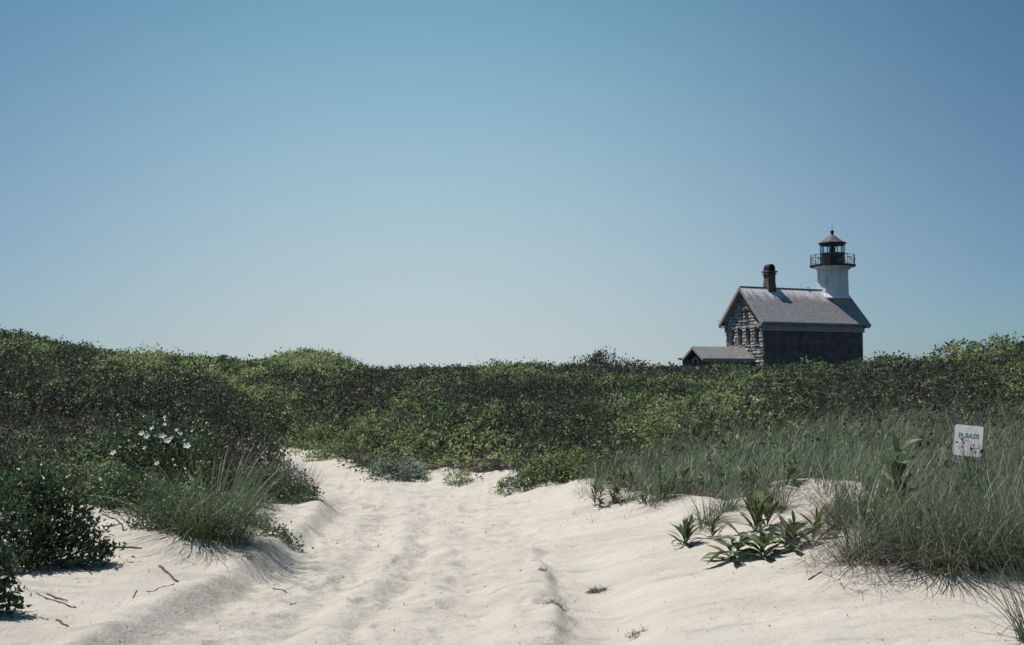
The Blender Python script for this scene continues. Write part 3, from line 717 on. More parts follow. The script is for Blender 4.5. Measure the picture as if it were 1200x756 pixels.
zr = N(t, 'ShaderNodeMapRange'); zr.inputs['From Min'].default_value = 7.4; zr.inputs['From Max'].default_value = 9.9; zr.inputs['To Min'].default_value = -0.42; zr.inputs['To Max'].default_value = 0.30
t.links.new(sep.outputs['Z'], zr.inputs['Value'])
ad = N(t, 'ShaderNodeMath', operation='ADD'); t.links.new(n_.outputs['Fac'], ad.inputs[0]); t.links.new(zr.outputs[0], ad.inputs[1])
sr = ramp(t, [(0.5, (0, 0, 0)), (0.8, (1, 1, 1))]); t.links.new(ad.outputs[0], sr.inputs[0])
mxx = N(t, 'ShaderNodeMix', data_type='RGBA'); t.links.new(sr.outputs[0], mxx.inputs['Factor']); t.links.new(br.outputs['Color'], mxx.inputs['A']); mxx.inputs['B'].default_value = (0.62, 0.61, 0.62, 1)
n5 = N(t, 'ShaderNodeTexNoise'); n5.inputs['Scale'].default_value = 7; n5.inputs['Detail'].default_value = 5; t.links.new(tc.outputs['Object'], n5.inputs['Vector'])
r5 = ramp(t, [(0.3, (0.7, 0.7, 0.7)), (0.7, (1.25, 1.23, 1.25))]); t.links.new(n5.outputs['Fac'], r5.inputs[0])
m5 = N(t, 'ShaderNodeMix', data_type='RGBA', blend_type='MULTIPLY'); m5.inputs['Factor'].default_value = 1; t.links.new(mxx.outputs['Result'], m5.inputs['A']); t.links.new(r5.outputs[0], m5.inputs['B'])
t.links.new(m5.outputs['Result'], b.inputs['Base Color'])
bpp = N(t, 'ShaderNodeBump'); bpp.inputs['Strength'].default_value = 0.6; bpp.inputs['Distance'].default_value = 0.02; t.links.new(br.outputs['Fac'], bpp.inputs['Height']); bpp.invert = True; t.links.new(bpp.outputs[0], b.inputs['Normal'])

HZ = gz(HX + 5, HY + 5) - 0.1            # ground level at the house
house = thing('lighthouse', 'grey stone lighthouse with slate gable roof, arched chimney and white tower with black lantern', 'lighthouse', (HX, HY, HZ), H_ANG)
WL, WW = 13.84, 6.67
Zc = lambda z: z - HZ                   # world height to house height
EAVE, APEX = Zc(7.35), Zc(11.38)
OV = 0.55
HALF = WW / 2 + OV
PITCHR = math.atan2(APEX - EAVE, HALF)
hr = random.Random(5)

def stone(mb, c, size, ax, puff):
    """one rough-faced block: chamfered outward face; ax 'u' wall faces -y, ax 'v' wall faces -x"""
    L_, H_ = size; p = puff
    j = lambda s: hr.uniform(-s, s)
    e = 0.045
    v = [(-L_ / 2, 0, -H_ / 2), (L_ / 2, 0, -H_ / 2), (L_ / 2, 0, H_ / 2), (-L_ / 2, 0, H_ / 2),
         (-L_ / 2 + e + abs(j(.03)), p + j(p * .3), -H_ / 2 + e + abs(j(.05))), (L_ / 2 - e - abs(j(.03)), p + j(p * .3), -H_ / 2 + e + abs(j(.05))), (L_ / 2 - e - abs(j(.03)), p * .75 + j(p * .3), H_ / 2 - e - abs(j(.04))), (-L_ / 2 + e + abs(j(.03)), p * .75 + j(p * .3), H_ / 2 - e - abs(j(.04)))]
    v = np.array(v)
    o = np.stack([v[:, 0], -v[:, 1], v[:, 2]], 1) if ax == 'u' else np.stack([-v[:, 1], v[:, 0], v[:, 2]], 1)
    if ax == 'x': o = np.stack([v[:, 1], v[:, 0], v[:, 2]], 1)
    if ax == 'b': o = np.stack([v[:, 0], v[:, 1], v[:, 2]], 1)
    f = np.array([[4, 5, 6, 7], [0, 1, 5, 4], [1, 2, 6, 5], [2, 3, 7, 6], [3, 0, 4, 7]])
    mb.add(o + np.array(c), f)

def stone_face(mb, a0, a1, z0, zf, ax, off, puff, holes=(), course=0.36, lmin=0.5, lmax=1.15):
    z = z0; k = 0
    while True:
        hgt = course * hr.uniform(0.85, 1.2); zt = z + hgt; a = a0 + (hr.uniform(0, .4) if k % 2 else 0)
        if a > a0: segs = [(a0, a)]
        else: segs = []
        while a < a1 - 0.05:
            l = hr.uniform(lmin, lmax); b_ = min(a + l, a1)
            if a1 - b_ < 0.25: b_ = a1
            segs.append((a, b_)); a = b_
        any_ = False
        for s0, s1 in segs:
            pieces = [(s0, s1)]
            for h0, h1, hz0, hz1 in holes:
                if zt > hz0 + 0.05 and z < hz1 - 0.05:
                    np_ = []
                    for p0, p1 in pieces:
                        if p1 <= h0 or p0 >= h1: np_.append((p0, p1))
                        else:
                            if p0 < h0 - 0.08: np_.append((p0, h0))
                            if p1 > h1 + 0.08: np_.append((h1, p1))
                    pieces = np_
            for p0, p1 in pieces:
                top = min(zt, min(zf(p0), zf(p1)))
                if top - z < 0.1 or p1 - p0 < 0.06: continue
                any_ = True
                c = ((p0 + p1) / 2, off, (z + top) / 2) if ax in 'ub' else (off, (p0 + p1) / 2, (z + top) / 2)
                stone(mb, c, (p1 - p0 - .02, top - z - .02), ax, puff * hr.uniform(.6, 1.4))
        z = zt; k += 1
        if z > 14 or (not any_ and z > z0 + 3 and z > 6): break

gable_top = lambda v: APEX - 0.22 - abs(v - WW / 2) * math.tan(PITCHR)
# wall core (mortar) and the dressed blocks set on it; openings are real recesses
wins = [(v - 0.31, v + 0.31, Zc(4.95), Zc(6.75)) for v in (1.1, 2.59, 4.08, 5.57)] + [(v - 0.24, v + 0.24, Zc(7.65), Zc(8.85)) for v in (2.87, 3.80)]
core = MB()
prism(core, [(0.30, -0.6), (WW - .3, -0.6), (WW - .3, EAVE + .1), (WW / 2, APEX - .55), (0.30, EAVE + .1)], 0.30, WL - 0.02, axis='x')
box(core, (WL / 2, 0.16, EAVE / 2 - .3), (WL, 0.30, EAVE + .6)); box(core, (WL / 2, WW - 0.16, EAVE / 2 - .3), (WL, 0.30, EAVE + .6))
obj('wall_core', core.mesh('wall_core', M_MORTAR), house)
g_ = MB()
# front gable skin: thick blocks so the window openings have depth
def gable_blocks(mb):
    stone_face(mb, 0.0, WW, -0.3, lambda v: gable_top(v), 'v', 0.06, 0.15, wins, 0.34, 0.4, 0.95)
gable_blocks(g_)
# backing slab split around the openings
zs = sorted({-0.6, APEX - .3} | {w_[2] for w_ in wins} | {w_[3] for w_ in wins})
for z0_, z1_ in zip(zs[:-1], zs[1:]):
    hs_ = sorted([(w_[0], w_[1]) for w_ in wins if w_[2] <= z0_ + 1e-4 and w_[3] >= z1_ - 1e-4])
    edges = [0.0] + [q for h_ in hs_ for q in h_] + [WW]
    nst = max(1, int((z1_ - z0_) / 0.25))
    for q in range(nst):
        za = z0_ + (z1_ - z0_) * q / nst; zb = z0_ + (z1_ - z0_) * (q + 1) / nst
        lim = max(0.0, (APEX - 0.24 - zb) / math.tan(PITCHR)); lo_, hi_ = max(0, WW / 2 - lim), min(WW, WW / 2 + lim)
        for e0, e1 in zip(edges[0::2], edges[1::2]):
            a0_, a1_ = max(e0, lo_), min(e1, hi_)
            if a1_ - a0_ > 0.02: box(g_, (0.18, (a0_ + a1_) / 2, (za + zb) / 2), (0.24, a1_ - a0_, zb - za))
obj('gable_wall', g_.mesh('gable_wall', M_GRANITE), house)
s_ = MB()
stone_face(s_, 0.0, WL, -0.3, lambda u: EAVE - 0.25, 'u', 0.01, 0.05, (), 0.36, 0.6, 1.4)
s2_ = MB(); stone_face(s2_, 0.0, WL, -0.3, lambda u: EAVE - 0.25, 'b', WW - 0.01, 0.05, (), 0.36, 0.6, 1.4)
obj('side_wall', s2_.mesh('side_wall', M_GRANITE_SHADED), house)
obj('side_wall', s_.mesh('side_wall', M_GRANITE_SHADED), house)
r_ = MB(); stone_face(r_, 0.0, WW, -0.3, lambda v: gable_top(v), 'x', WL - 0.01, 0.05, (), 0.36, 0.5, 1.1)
obj('rear_gable_wall', r_.mesh('rear_gable_wall', M_GRANITE_SHADED), house)
for (a0_, a1_, z0_, z1_) in wins:
    wb = MB(); vc = (a0_ + a1_) / 2; wd_ = a1_ - a0_
    for sx in (-1, 1): box(wb, (0.26, vc + sx * (wd_ / 2 - .018), (z0_ + z1_) / 2), (0.035, 0.035, z1_ - z0_))
    for zz in (z0_ + .03, (z0_ + z1_) / 2, z1_ - .03): box(wb, (0.262, vc, zz), (0.03, wd_ - .12, 0.035))
    box(wb, (0.263, vc, (z0_ + z1_) / 2), (0.024, 0.02, z1_ - z0_ - .12))
    wo_ = obj('window', wb.mesh('window', M_TRIM), house)
    pb = MB(); box(pb, (0.278, vc, (z0_ + z1_) / 2), (0.012, wd_, z1_ - z0_)); obj('pane', pb.mesh('pane', M_DARKPANE), wo_)
    # curved stone hood and sill
    hb = MB(); k_ = 7
    for q in range(k_):
        a_ = math.pi * (q + .5) / k_; rr_ = wd_ / 2 + .10
        R_ = Matrix.Rotation(-(a_ - math.pi / 2), 3, 'X')
        box(hb, (-0.06, vc + rr_ * math.cos(a_), z1_ - .02 + .62 * rr_ * math.sin(a_)), (0.24, 0.19, 0.17), Matrix.Rotation(a_ - math.pi / 2, 3, 'X'))
    obj('window_hood', hb.mesh('window_hood', M_GRANITE), wo_)
    hb = MB(); box(hb, (-0.04, vc, z0_ - .07), (0.26, wd_ + .3, 0.13)); obj('window_sill', hb.mesh('window_sill', M_GRANITE), wo_)

# roof
def slope_slab(mb, x0, x1, yc, half, apex, eave, thick, sgn):
    dy = half; n0 = (apex - eave)
    Ls = math.hypot(dy, n0)
    nx_, nz_ = n0 / Ls, dy / Ls
    ya, yb = yc, yc + sgn * dy
    pts = [(ya, apex), (yb, eave), (yb - sgn * nx_ * thick * 0, eave - thick / nz_), (ya, apex - thick / nz_)]
    V = np.array([(x, p[0], p[1]) for x in (x0, x1) for p in pts])
    F_ = np.array([[0, 1, 5, 4], [1, 2, 6, 5], [2, 3, 7, 6], [3, 0, 4, 7], [3, 2, 1, 0], [4, 5, 6, 7]])
    if sgn < 0: F_ = F_[:, ::-1]
    mb.add(V, F_)
rb = MB()
for sg in (-1, 1): slope_slab(rb, -0.62, WL + 0.62, WW / 2, HALF, APEX, EAVE, 0.10, sg)
roof = obj('roof', rb.mesh('roof', M_SLATE), house)
tb = MB()
# soffit, frieze and cornice along both long sides, rake boards on both gables, ridge roll
for sg, yb in ((-1, 0.0), (1, WW)):
    box(tb, (WL / 2, yb + sg * .10, EAVE - .62), (WL + .24, 0.12, 0.62))
    box(tb, (WL / 2, yb + sg * .16, EAVE - 0.24), (WL + .5, 0.24, 0.14))
    box(tb, (WL / 2, yb + sg * .34, EAVE - .13), (WL + 1.1, 0.42, 0.10))
    box(tb, (WL / 2, yb + sg * (OV + .05), EAVE - .06), (WL + 1.2, 0.09, 0.16))
for xo in (-0.64, WL + 0.64):
    for sg in (-1, 1):
        dx_, dz_ = HALF, APEX - EAVE; Ls = math.hypot(dx_, dz_)
        c_ = (xo, WW / 2 + sg * HALF / 2, (APEX + EAVE) / 2 - .19)
        box(tb, c_, (0.07, Ls + .06, 0.30), Matrix.Rotation(-sg * PITCHR, 3, 'X'))
        xi = -0.09 if xo < 0 else WL + 0.09
        box(tb, (xi, WW / 2 + sg * HALF * .48, (APEX + EAVE) / 2 - .34 + .08), (0.10, Ls * .94, 0.34), Matrix.Rotation(-sg * PITCHR, 3, 'X'))
    xm = (xo + (0 if xo < 0 else WL)) / 2
    for sg in (-1, 1):
        box(tb, (xm, WW / 2 + sg * HALF / 2, (APEX + EAVE) / 2 - .165), (0.52, Ls - .1, 0.03), Matrix.Rotation(-sg * PITCHR, 3, 'X'))
    for sg, yb in ((-1, 0.0), (1, WW)):                 # cornice returns
        box(tb, ((-0.32 if xo < 0 else WL + .32), yb + sg * .28 - sg * .25, EAVE - .30), (0.60, 0.95, 0.24))
obj('eaves_trim', tb.mesh('eaves_trim', M_TRIM), house)
cb = MB(); box(cb, (WL * .42, WW / 2, APEX + .02), (WL * .84 + 1.2, 0.20, 0.09)); obj('ridge_cap', cb.mesh('ridge_cap', M_LEAD), house)

# chimney: stone stack, projecting bands, rounded hood open to the sides
ch = MB(); cx0 = 3.5; cy0 = WW / 2
zt = Zc(13.85)
zb_ = APEX - 0.9
z = zb_; k = 0
while z < zt - 0.95:
    hh = 0.24; wv = 1.0 + hr.uniform(-.07, .10)
    box(ch, (cx0 + hr.uniform(-.02, .02), cy0 + hr.uniform(-.02, .02), z + hh / 2), (wv, wv * .92, hh - .012)); z += hh; k += 1
box(ch, (cx0, cy0, zb_ + .8), (0.84, .78, 1.9))
box(ch, (cx0, cy0, z + .07), (1.34, 1.2, 0.16)); box(ch, (cx0, cy0, z - .20), (1.22, 1.1, 0.12)); ztop = z + .14
stack = obj('chimney', ch.mesh('chimney', M_GRANITE_SHADED), roof)
ah = MB(); nq = 10; R0 = .48
for q in range(nq):
    a0_, a1_ = math.pi * q / nq, math.pi * (q + 1) / nq
    pl = [(cx0 + R0 * math.cos(a0_), ztop + .30 + R0 * math.sin(a0_)), (cx0 + R0 * math.cos(a1_), ztop + .30 + R0 * math.sin(a1_)), (cx0 + (R0 - .17) * math.cos(a1_), ztop + .30 + (R0 - .17) * math.sin(a1_)), (cx0 + (R0 - .17) * math.cos(a0_), ztop + .30 + (R0 - .17) * math.sin(a0_))]
    prism(ah, pl, cy0 - .42, cy0 + .42, axis='y')
for sg in (-1, 1): box(ah, (cx0 + sg * (R0 - .085), cy0, ztop + .15), (.17, .84, .30))
box(ah, (cx0, cy0 + .05, ztop + .2), (.66, .12, .40))
obj('chimney_hood', ah.mesh('chimney_hood', M_BLACK), stack)
lb = MB(); tube(lb, [(7.9, WW / 2, APEX), (7.9, WW / 2, APEX + .75)], [.018, .01], 5); obj('lightning_rod', lb.mesh('lightning_rod', M_BLACK), house)

# tower
TX, TY = 12.55, WW / 2
tower = MB(); c_ = (TX, TY); OR = math.pi / 8
frustum(tower, Zc(10.35), 2.22, Zc(10.47), 2.22, 8, OR, c_)
frustum(tower, Zc(10.47), 2.16, Zc(10.95), 1.86, 8, OR, c_, cap=False); frustum(tower, Zc(10.95), 1.86, Zc(13.72), 1.80, 8, OR, c_)
frustum(tower, Zc(13.72), 1.90, Zc(13.84), 1.94, 8, OR, c_)
frustum(tower, Zc(13.84), 1.98, Zc(14.10), 2.30, 8, OR, c_)
obj('tower', tower.mesh('tower', M_WHITE), house)
tbs = MB(); frustum(tbs, Zc(7.6), 1.98, Zc(10.345), 1.90, 8, OR, c_); obj('tower_base', tbs.mesh('tower_base', M_SLATE), house)
gb = MB(); frustum(gb, Zc(14.10), 2.52, Zc(14.18), 2.60, 24, 0, c_); frustum(gb, Zc(14.18), 2.60, Zc(14.30), 2.60, 24, 0, c_)
gal = obj('gallery_deck', gb.mesh('gallery_deck', M_BLACK), house)
rb_ = MB(); RR = 2.48
for zz in (Zc(14.42), Zc(15.42)):
    ring = [(TX + RR * math.cos(a), TY + RR * math.sin(a), zz) for a in np.linspace(0, 2 * math.pi, 25)]
    tube(rb_, ring, [0.022 if zz < Zc(15) else .03] * 25, 5)
nb = 12
for q in range(nb):
    a = 2 * math.pi * q / nb; a2 = 2 * math.pi * (q + 1) / nb; P_ = lambda aa, z_: (TX + RR * math.cos(aa), TY + RR * math.sin(aa), z_)
    tube(rb_, [P_(a, Zc(14.28)), P_(a, Zc(15.48))], [.03, .03], 5)
    tube(rb_, [P_(a, Zc(14.42)), P_((a + a2) / 2, Zc(14.92)), P_(a2, Zc(15.42))], [.016] * 3, 4)
    tube(rb_, [P_(a2, Zc(14.42)), P_((a + a2) / 2, Zc(14.92)), P_(a, Zc(15.42))], [.016] * 3, 4)
    circ = [P_((a + a2) / 2 + .085 * math.cos(b_), Zc(14.92) + .22 * math.sin(b_)) for b_ in np.linspace(0, 2 * math.pi, 13)]
    tube(rb_, circ, [.014] * 13, 4)
obj('railing', rb_.mesh('railing', M_BLACK), gal)
lb_ = MB(); frustum(lb_, Zc(14.30), 1.40, Zc(15.62), 1.40, 10, 0, c_); frustum(lb_, Zc(15.62), 1.45, Zc(15.70), 1.45, 10, 0, c_)
for q in range(10):
    a = 2 * math.pi * q / 10
    tube(lb_, [(TX + 1.34 * math.cos(a), TY + 1.34 * math.sin(a), Zc(15.66)), (TX + 1.34 * math.cos(a), TY + 1.34 * math.sin(a), Zc(16.66))], [.055, .055], 5)
frustum(lb_, Zc(16.60), 1.42, Zc(16.80), 1.46, 10, 0, c_)
lan = obj('lantern', lb_.mesh('lantern', M_BLACK), house)
gg = MB()
for q in range(10):
    a0_, a1_ = 2 * math.pi * q / 10, 2 * math.pi * (q + 1) / 10
    pl = [(TX + r0 * math.cos(a_), TY + r0 * math.sin(a_)) for r0, a_ in ((1.315, a0_), (1.315, a1_), (1.303, a1_), (1.303, a0_))]
    V = np.array([(p_[0], p_[1], zz) for zz in (Zc(15.70), Zc(16.60)) for p_ in pl])
    gg.add(V, np.array([[3, 2, 1, 0], [4, 5, 6, 7], [0, 1, 5, 4], [1, 2, 6, 5], [2, 3, 7, 6], [3, 0, 4, 7]]))
obj('glass', gg.mesh('glass', M_GLASS), lan)
lr = MB(); frustum(lr, Zc(16.80), 1.62, Zc(16.88), 1.62, 10, 0, c_)
frustum(lr, Zc(16.88), 1.58, Zc(17.15), 1.12, 10, 0, c_, cap=False); frustum(lr, Zc(17.15), 1.12, Zc(17.55), .55, 10, 0, c_, cap=False); frustum(lr, Zc(17.55), .55, Zc(17.85), .14, 10, 0, c_)
obj('lantern_roof', lr.mesh('lantern_roof', M_LEAD), lan)
vb = MB(); frustum(vb, Zc(17.80), .20, Zc(17.98), .13, 10, 0, c_)
for k_ in range(6):
    a0_, a1_ = -math.pi / 2 + math.pi * k_ / 6, -math.pi / 2 + math.pi * (k_ + 1) / 6
    frustum(vb, Zc(18.18) + .23 * math.sin(a0_), max(.01, .23 * math.cos(a0_)), Zc(18.18) + .23 * math.sin(a1_), max(.01, .23 * math.cos(a1_)), 12, 0, c_, cap=False)
tube(vb, [(TX, TY, Zc(18.38)), (TX, TY, Zc(19.05))], [.03, .012], 5)
obj('ball_finial', vb.mesh('ball_finial', M_BLACK), lan)
lp = MB(); frustum(lp, Zc(15.5), .22, Zc(15.85), .22, 10, 0, c_)
for k_ in range(6):
    a0_, a1_ = -math.pi / 2 + math.pi * k_ / 6, -math.pi / 2 + math.pi * (k_ + 1) / 6
    frustum(lp, Zc(16.15) + .38 * math.sin(a0_), max(.01, .30 * math.cos(a0_)), Zc(16.15) + .38 * math.sin(a1_), max(.01, .30 * math.cos(a1_)), 12, 0, c_, cap=False)
obj('lamp', lp.mesh('lamp', M_BRASS), lan)

# low wing in front of the gable
AY = WW / 2; AH = 1.95; AZ, AE = Zc(4.72), Zc(3.42); AX = -6.9
ab = MB(); box(ab, (AX / 2 + .35, AY, AE / 2 - .4), (-AX - .7, 2 * (AH - .40), AE + .6))
prism(ab, [(AY - AH + .4, AE - .1), (AY + AH - .4, AE - .1), (AY, AZ - .35)], AX + .75, -0.2, axis='x')
obj('wing_core', ab.mesh('wing_core', M_MORTAR), house)
aw = MB()
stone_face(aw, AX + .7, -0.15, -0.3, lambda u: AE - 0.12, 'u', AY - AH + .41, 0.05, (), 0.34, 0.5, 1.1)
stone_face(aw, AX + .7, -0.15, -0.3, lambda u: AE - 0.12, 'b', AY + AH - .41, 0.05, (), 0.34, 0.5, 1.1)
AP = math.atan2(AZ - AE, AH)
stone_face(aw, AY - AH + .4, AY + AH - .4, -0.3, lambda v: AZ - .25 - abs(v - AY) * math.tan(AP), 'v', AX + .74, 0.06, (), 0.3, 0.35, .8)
obj('wing_wall', aw.mesh('wing_wall', M_GRANITE_SHADED), house)
ar = MB()
for sg in (-1, 1): slope_slab(ar, AX, 0.03, AY, AH, AZ, AE, 0.09, sg)
obj('wing_roof', ar.mesh('wing_roof', M_SLATE), house)
at_ = MB()
for sg in (-1, 1):
    box(at_, (AX / 2, AY + sg * (AH - .12), AE - .17), (-AX - .1, 0.2, 0.16)); box(at_, (AX / 2 + .2, AY + sg * (AH - .30), AE - .32), (-AX - .6, 0.12, 0.26))
    Ls = math.hypot(AH, AZ - AE); box(at_, (AX - .01, AY + sg * AH / 2, (AZ + AE) / 2 - .16), (0.07, Ls, 0.22), Matrix.Rotation(-sg * AP, 3, 'X'))
obj('wing_trim', at_.mesh('wing_trim', M_TRIM), house)
# small porch roof on the far side of the wing front, and the pale arched niche stones
pr = MB(); box(pr, (AX + .9, AY + AH + .35, AE + .02), (1.9, 1.1, 0.12)); box(pr, (AX + .9, AY + AH + .30, AE - .09), (1.6, .9, 0.10))
obj('porch_roof', pr.mesh('porch_roof', M_LEAD), house)
pw = MB(); box(pw, (AX + 1.0, AY + AH + .2, AE / 2 - .4), (1.2, .7, AE + .5)); obj('porch_wall', pw.mesh('porch_wall', M_GRANITE_SHADED), house)
an_ = MB()
for q in range(7):
    a_ = math.pi * (q + .5) / 7
    box(an_, (AX + .58, AY + .1 + .52 * math.cos(a_), Zc(2.95) + .5 * math.sin(a_)), (0.3, 0.27, 0.24), Matrix.Rotation(a_ - math.pi / 2, 3, 'X'))
obj('door_arch', an_.mesh('door_arch', M_GRANITE), house)
dd = MB(); box(dd, (AX + .63, AY + .1, Zc(2.1)), (.06, .78, 1.9)); obj('door', dd.mesh('door', M_DARKPANE), house)

# gull on the ridge
def gull(label, p, rz):
    t_ = thing('gull', label, 'gull', p, rz, 'gulls perched on the roof')
    bodyb = MB()
    ks = np.linspace(0, 1, 9); prof = np.array([.012, .05, .085, .105, .105, .09, .065, .045, .03])
    pts = np.stack([-.24 + .48 * ks, 0 * ks, .17 + .05 * ks + .02 * np.sin(ks * 3.1)], 1); tube(bodyb, pts, prof, 10)
    tube(bodyb, [(.17, 0, .24), (.21, 0, .31), (.235, 0, .36), (.27, 0, .375), (.31, 0, .368)], [.05, .042, .05, .048, .018], 9)
    obj('body', bodyb.mesh('body', M_PETAL, True), t_)
    wg = MB()
    for sg in (-1, 1): tube(wg, [(.12, sg * .075, .235), (0, sg * .10, .235), (-.14, sg * .085, .215), (-.32, sg * .03, .19)], [.02, .05, .035, .006], 6)
    obj('wing', wg.mesh('wing', M_TRIM, True), t_)
    bk = MB(); tube(bk, [(.30, 0, .37), (.36, 0, .355)], [.014, .004], 6); obj('beak', bk.mesh('beak', M_YELLOW), t_)
    for sg in (-1, 1):
        lg = MB(); tube(lg, [(.03, sg * .04, .16), (.03, sg * .04, 0)], [.008, .008], 5); tube(lg, [(.03, sg * .04, .006), (.08, sg * .04, .004)], [.012, .006], 5); obj('leg', lg.mesh('leg', M_YELLOW), t_)
def hw(u, v, z): return (HX + u * math.cos(H_ANG) - v * math.sin(H_ANG), HY + u * math.sin(H_ANG) + v * math.cos(H_ANG), z)
gull('white gull standing on the roof ridge beside the white tower', hw(8.9, WW / 2, HZ + APEX + .065), 0.6)
gull('white gull standing on the left eave corner of the stone gable', hw(-.5, WW + OV - .15, HZ + EAVE + .14), 2.9)

# ------------------------------------------------------------------ sign in the grass
sx_, sy_, sz_ = at(1132, 11.0)
sg_ = thing('warning_sign', 'small white sign on a stake, tilted and half hidden in beach grass', 'sign', (sx_, sy_, sz_), math.radians(-8))
zc = 1.6 + (440 - 516) / F * 11.0 - sz_
bb_ = MB(); Rt = Matrix.Rotation(math.radians(8), 3, 'Y') @ Matrix.Rotation(math.radians(-12), 3, 'X') @ Matrix.Rotation(math.radians(-16), 3, 'Z')
def rounded(mb, w_, h_, th, rad, c, R):
    pl = []
    for cxx, czz, a0 in ((w_ / 2 - rad, h_ / 2 - rad, 0), (-w_ / 2 + rad, h_ / 2 - rad, 90), (-w_ / 2 + rad, -h_ / 2 + rad, 180), (w_ / 2 - rad, -h_ / 2 + rad, 270)):
        for k in range(4): a = math.radians(a0 + 30 * k); pl.append((cxx + rad * math.cos(a), czz + rad * math.sin(a)))
    tmp = MB(); prism(tmp, pl, -th / 2, th / 2, 'y')
    for V, Fl in zip(tmp.V, range(len(tmp.V))): pass
    Vall = np.concatenate(tmp.V) @ np.array(R).T + np.array(c)
    off = mb.n; mb.V.append(Vall); mb.T.append(np.full(len(Vall), .5)); mb.n += len(Vall)
    for f in tmp.F4: mb.F4.append(f + off)
    for f in tmp.F3: mb.F3.append(f + off)
rounded(bb_, 0.262, 0.31, 0.004, 0.018, (0, -.02, zc), Rt)
M_SIGN = mottled('weathered_sign_white', [(0.3, (0.60, 0.60, 0.56)), (0.6, (0.76, 0.76, 0.73))], 12, 0.5, 0.1, 0.002)
board = obj('sign_board', bb_.mesh('sign_board', M_SIGN), sg_)
pk = MB(); box(pk, (0, .012, (zc - .1) / 2 - .12), (.045, .025, zc + .2)); obj('stake', pk.mesh('stake', M_TWIG), sg_)
def letters(txt, size, zoff, material):
    cu = bpy.data.curves.new('t', 'FONT'); cu.body = txt; cu.size = size; cu.align_x = 'CENTER'; cu.align_y = 'CENTER'; cu.extrude = 0.0008; cu.offset = size * 0.018
    o_ = bpy.data.objects.new('t', cu); COL.objects.link(o_); bpy.context.view_layer.update()
    me = bpy.data.meshes.new_from_object(o_.evaluated_get(bpy.context.evaluated_depsgraph_get())); bpy.data.objects.remove(o_)
    M4 = Matrix.Translation((0, -.02, zc)) @ Rt.to_4x4() @ Matrix.Translation((0, -.0035, zoff)) @ Matrix.Rotation(math.radians(90), 4, 'X')
    me.transform(M4); me.materials.clear(); me.materials.append(material); me.name = 'lettering'
    obj('lettering', me, board)
M_INK, tt, bi = mat('faded_black_ink', 0.6); bi.inputs['Base Color'].default_value = (0.22, 0.23, 0.24, 1)
M_RED, tt, bi = mat('faded_red_ink', 0.6); bi.inputs['Base Color'].default_value = (0.70, 0.56, 0.55, 1)
letters('PLEASE', 0.062, 0.05, M_INK)
for cxx, ww_ in ((-.062, .05), (.06, .075)):
    rd = MB(); tmp = MB(); rounded(tmp, ww_, .05, .0016, .012, (0, 0, 0), Matrix.Identity(3))
    Vall = (np.concatenate(tmp.V) + np.array([cxx, -.0035, -.045])) @ np.array(Rt).T + np.array([0, -.02, zc])
    rd.V.append(Vall); rd.T.append(np.full(len(Vall), .5)); rd.n += len(Vall); rd.F4 += tmp.F4; rd.F3 += tmp.F3
    obj('faded_red_mark', rd.mesh('faded_red_mark', M_RED), board)

# ------------------------------------------------------------------ shrubs one can tell apart
shrub('dark dense rose bush on the sand at the left edge, casting a black shadow', 'bush', 38, 668, r=0.43, h=0.50, leaf=0.040, n=7500, seed=21, lo=.05, hi=.75, name='rose_bush', squash=(1.25, .8), stems=30)
shrub('dark drooping sprig of rose leaves cut off at the bottom left corner', 'bush', -24, 730, r=0.17, h=0.36, leaf=0.042, n=1900, seed=22, lo=.05, hi=.5, name='rose_bush', squash=(1, .8), stems=14)
wr_ = shrub('rose bush carrying white blossoms on the left bank', 'bush', 185, depth=12.4, r=0.75, h=0.74, leaf=0.040, n=9000, seed=23, lo=.15, hi=.85, name='flowering_rose_bush', stems=30)
fl = random.Random(3)
wp = wr_.location
def blossom(parent, p, r_, m, nrm_=(0, -.6, .8), name='blossom'):
    mb = MB(); nz = Vector(nrm_).normalized(); q_ = nz.to_track_quat('Z', 'Y')
    for k in range(5):
        a = k * 2 * math.pi / 5 + fl.uniform(-.1, .1)
        V = [Vector((0, 0, 0)), Vector((math.cos(a - .5) * .75, math.sin(a - .5) * .75, .22)) * r_, Vector((math.cos(a - .22) * 1.05, math.sin(a - .22) * 1.05, .3)) * r_, Vector((math.cos(a + .22) * 1.05, math.sin(a + .22) * 1.05, .3)) * r_, Vector((math.cos(a + .5) * .75, math.sin(a + .5) * .75, .22)) * r_]
        V = [np.array(q_ @ v) + np.array(p) for v in V]
        mb.add(V, np.array([[0, 1, 2], [0, 2, 3], [0, 3, 4]]), fl.random())
    o_ = obj(name, mb.mesh(name, m), parent)
    return o_
for (bx, by, br_) in [(166, 508, .045), (172, 511, .05), (178, 502, .035), (190, 511, .05), (196, 517, .05), (219, 523, .058), (133, 531, .05), (170, 525, .035), (207, 504, .03), (212, 508, .03), (184, 543, .04), (201, 513, .035), (193, 489, .028), (193, 497, .025), (151, 516, .02), (225, 505, .02), (158, 522, .02), (205, 545, .02)]:
    r0 = ray(bx, by); dd_ = 11.55 + fl.uniform(-.15, .15); p = np.array([0, 0, EYE]) + r0 * dd_ / r0[1]
    blossom(wr_, p - np.array(wp), br_ * .68, M_PETAL, (fl.uniform(-.5, .3), -.8, fl.uniform(.3, .9)))
pm = shrub('mauve-flowering shrub mound at the bend where the path ends', 'shrub', 228, depth=22.2, r=1.6, h=1.05, leaf=0.055, n=11000, seed=24, lo=.05, hi=.6, name='flowering_shrub', m=M_ROSE, squash=(1.25, .9), stems=30)
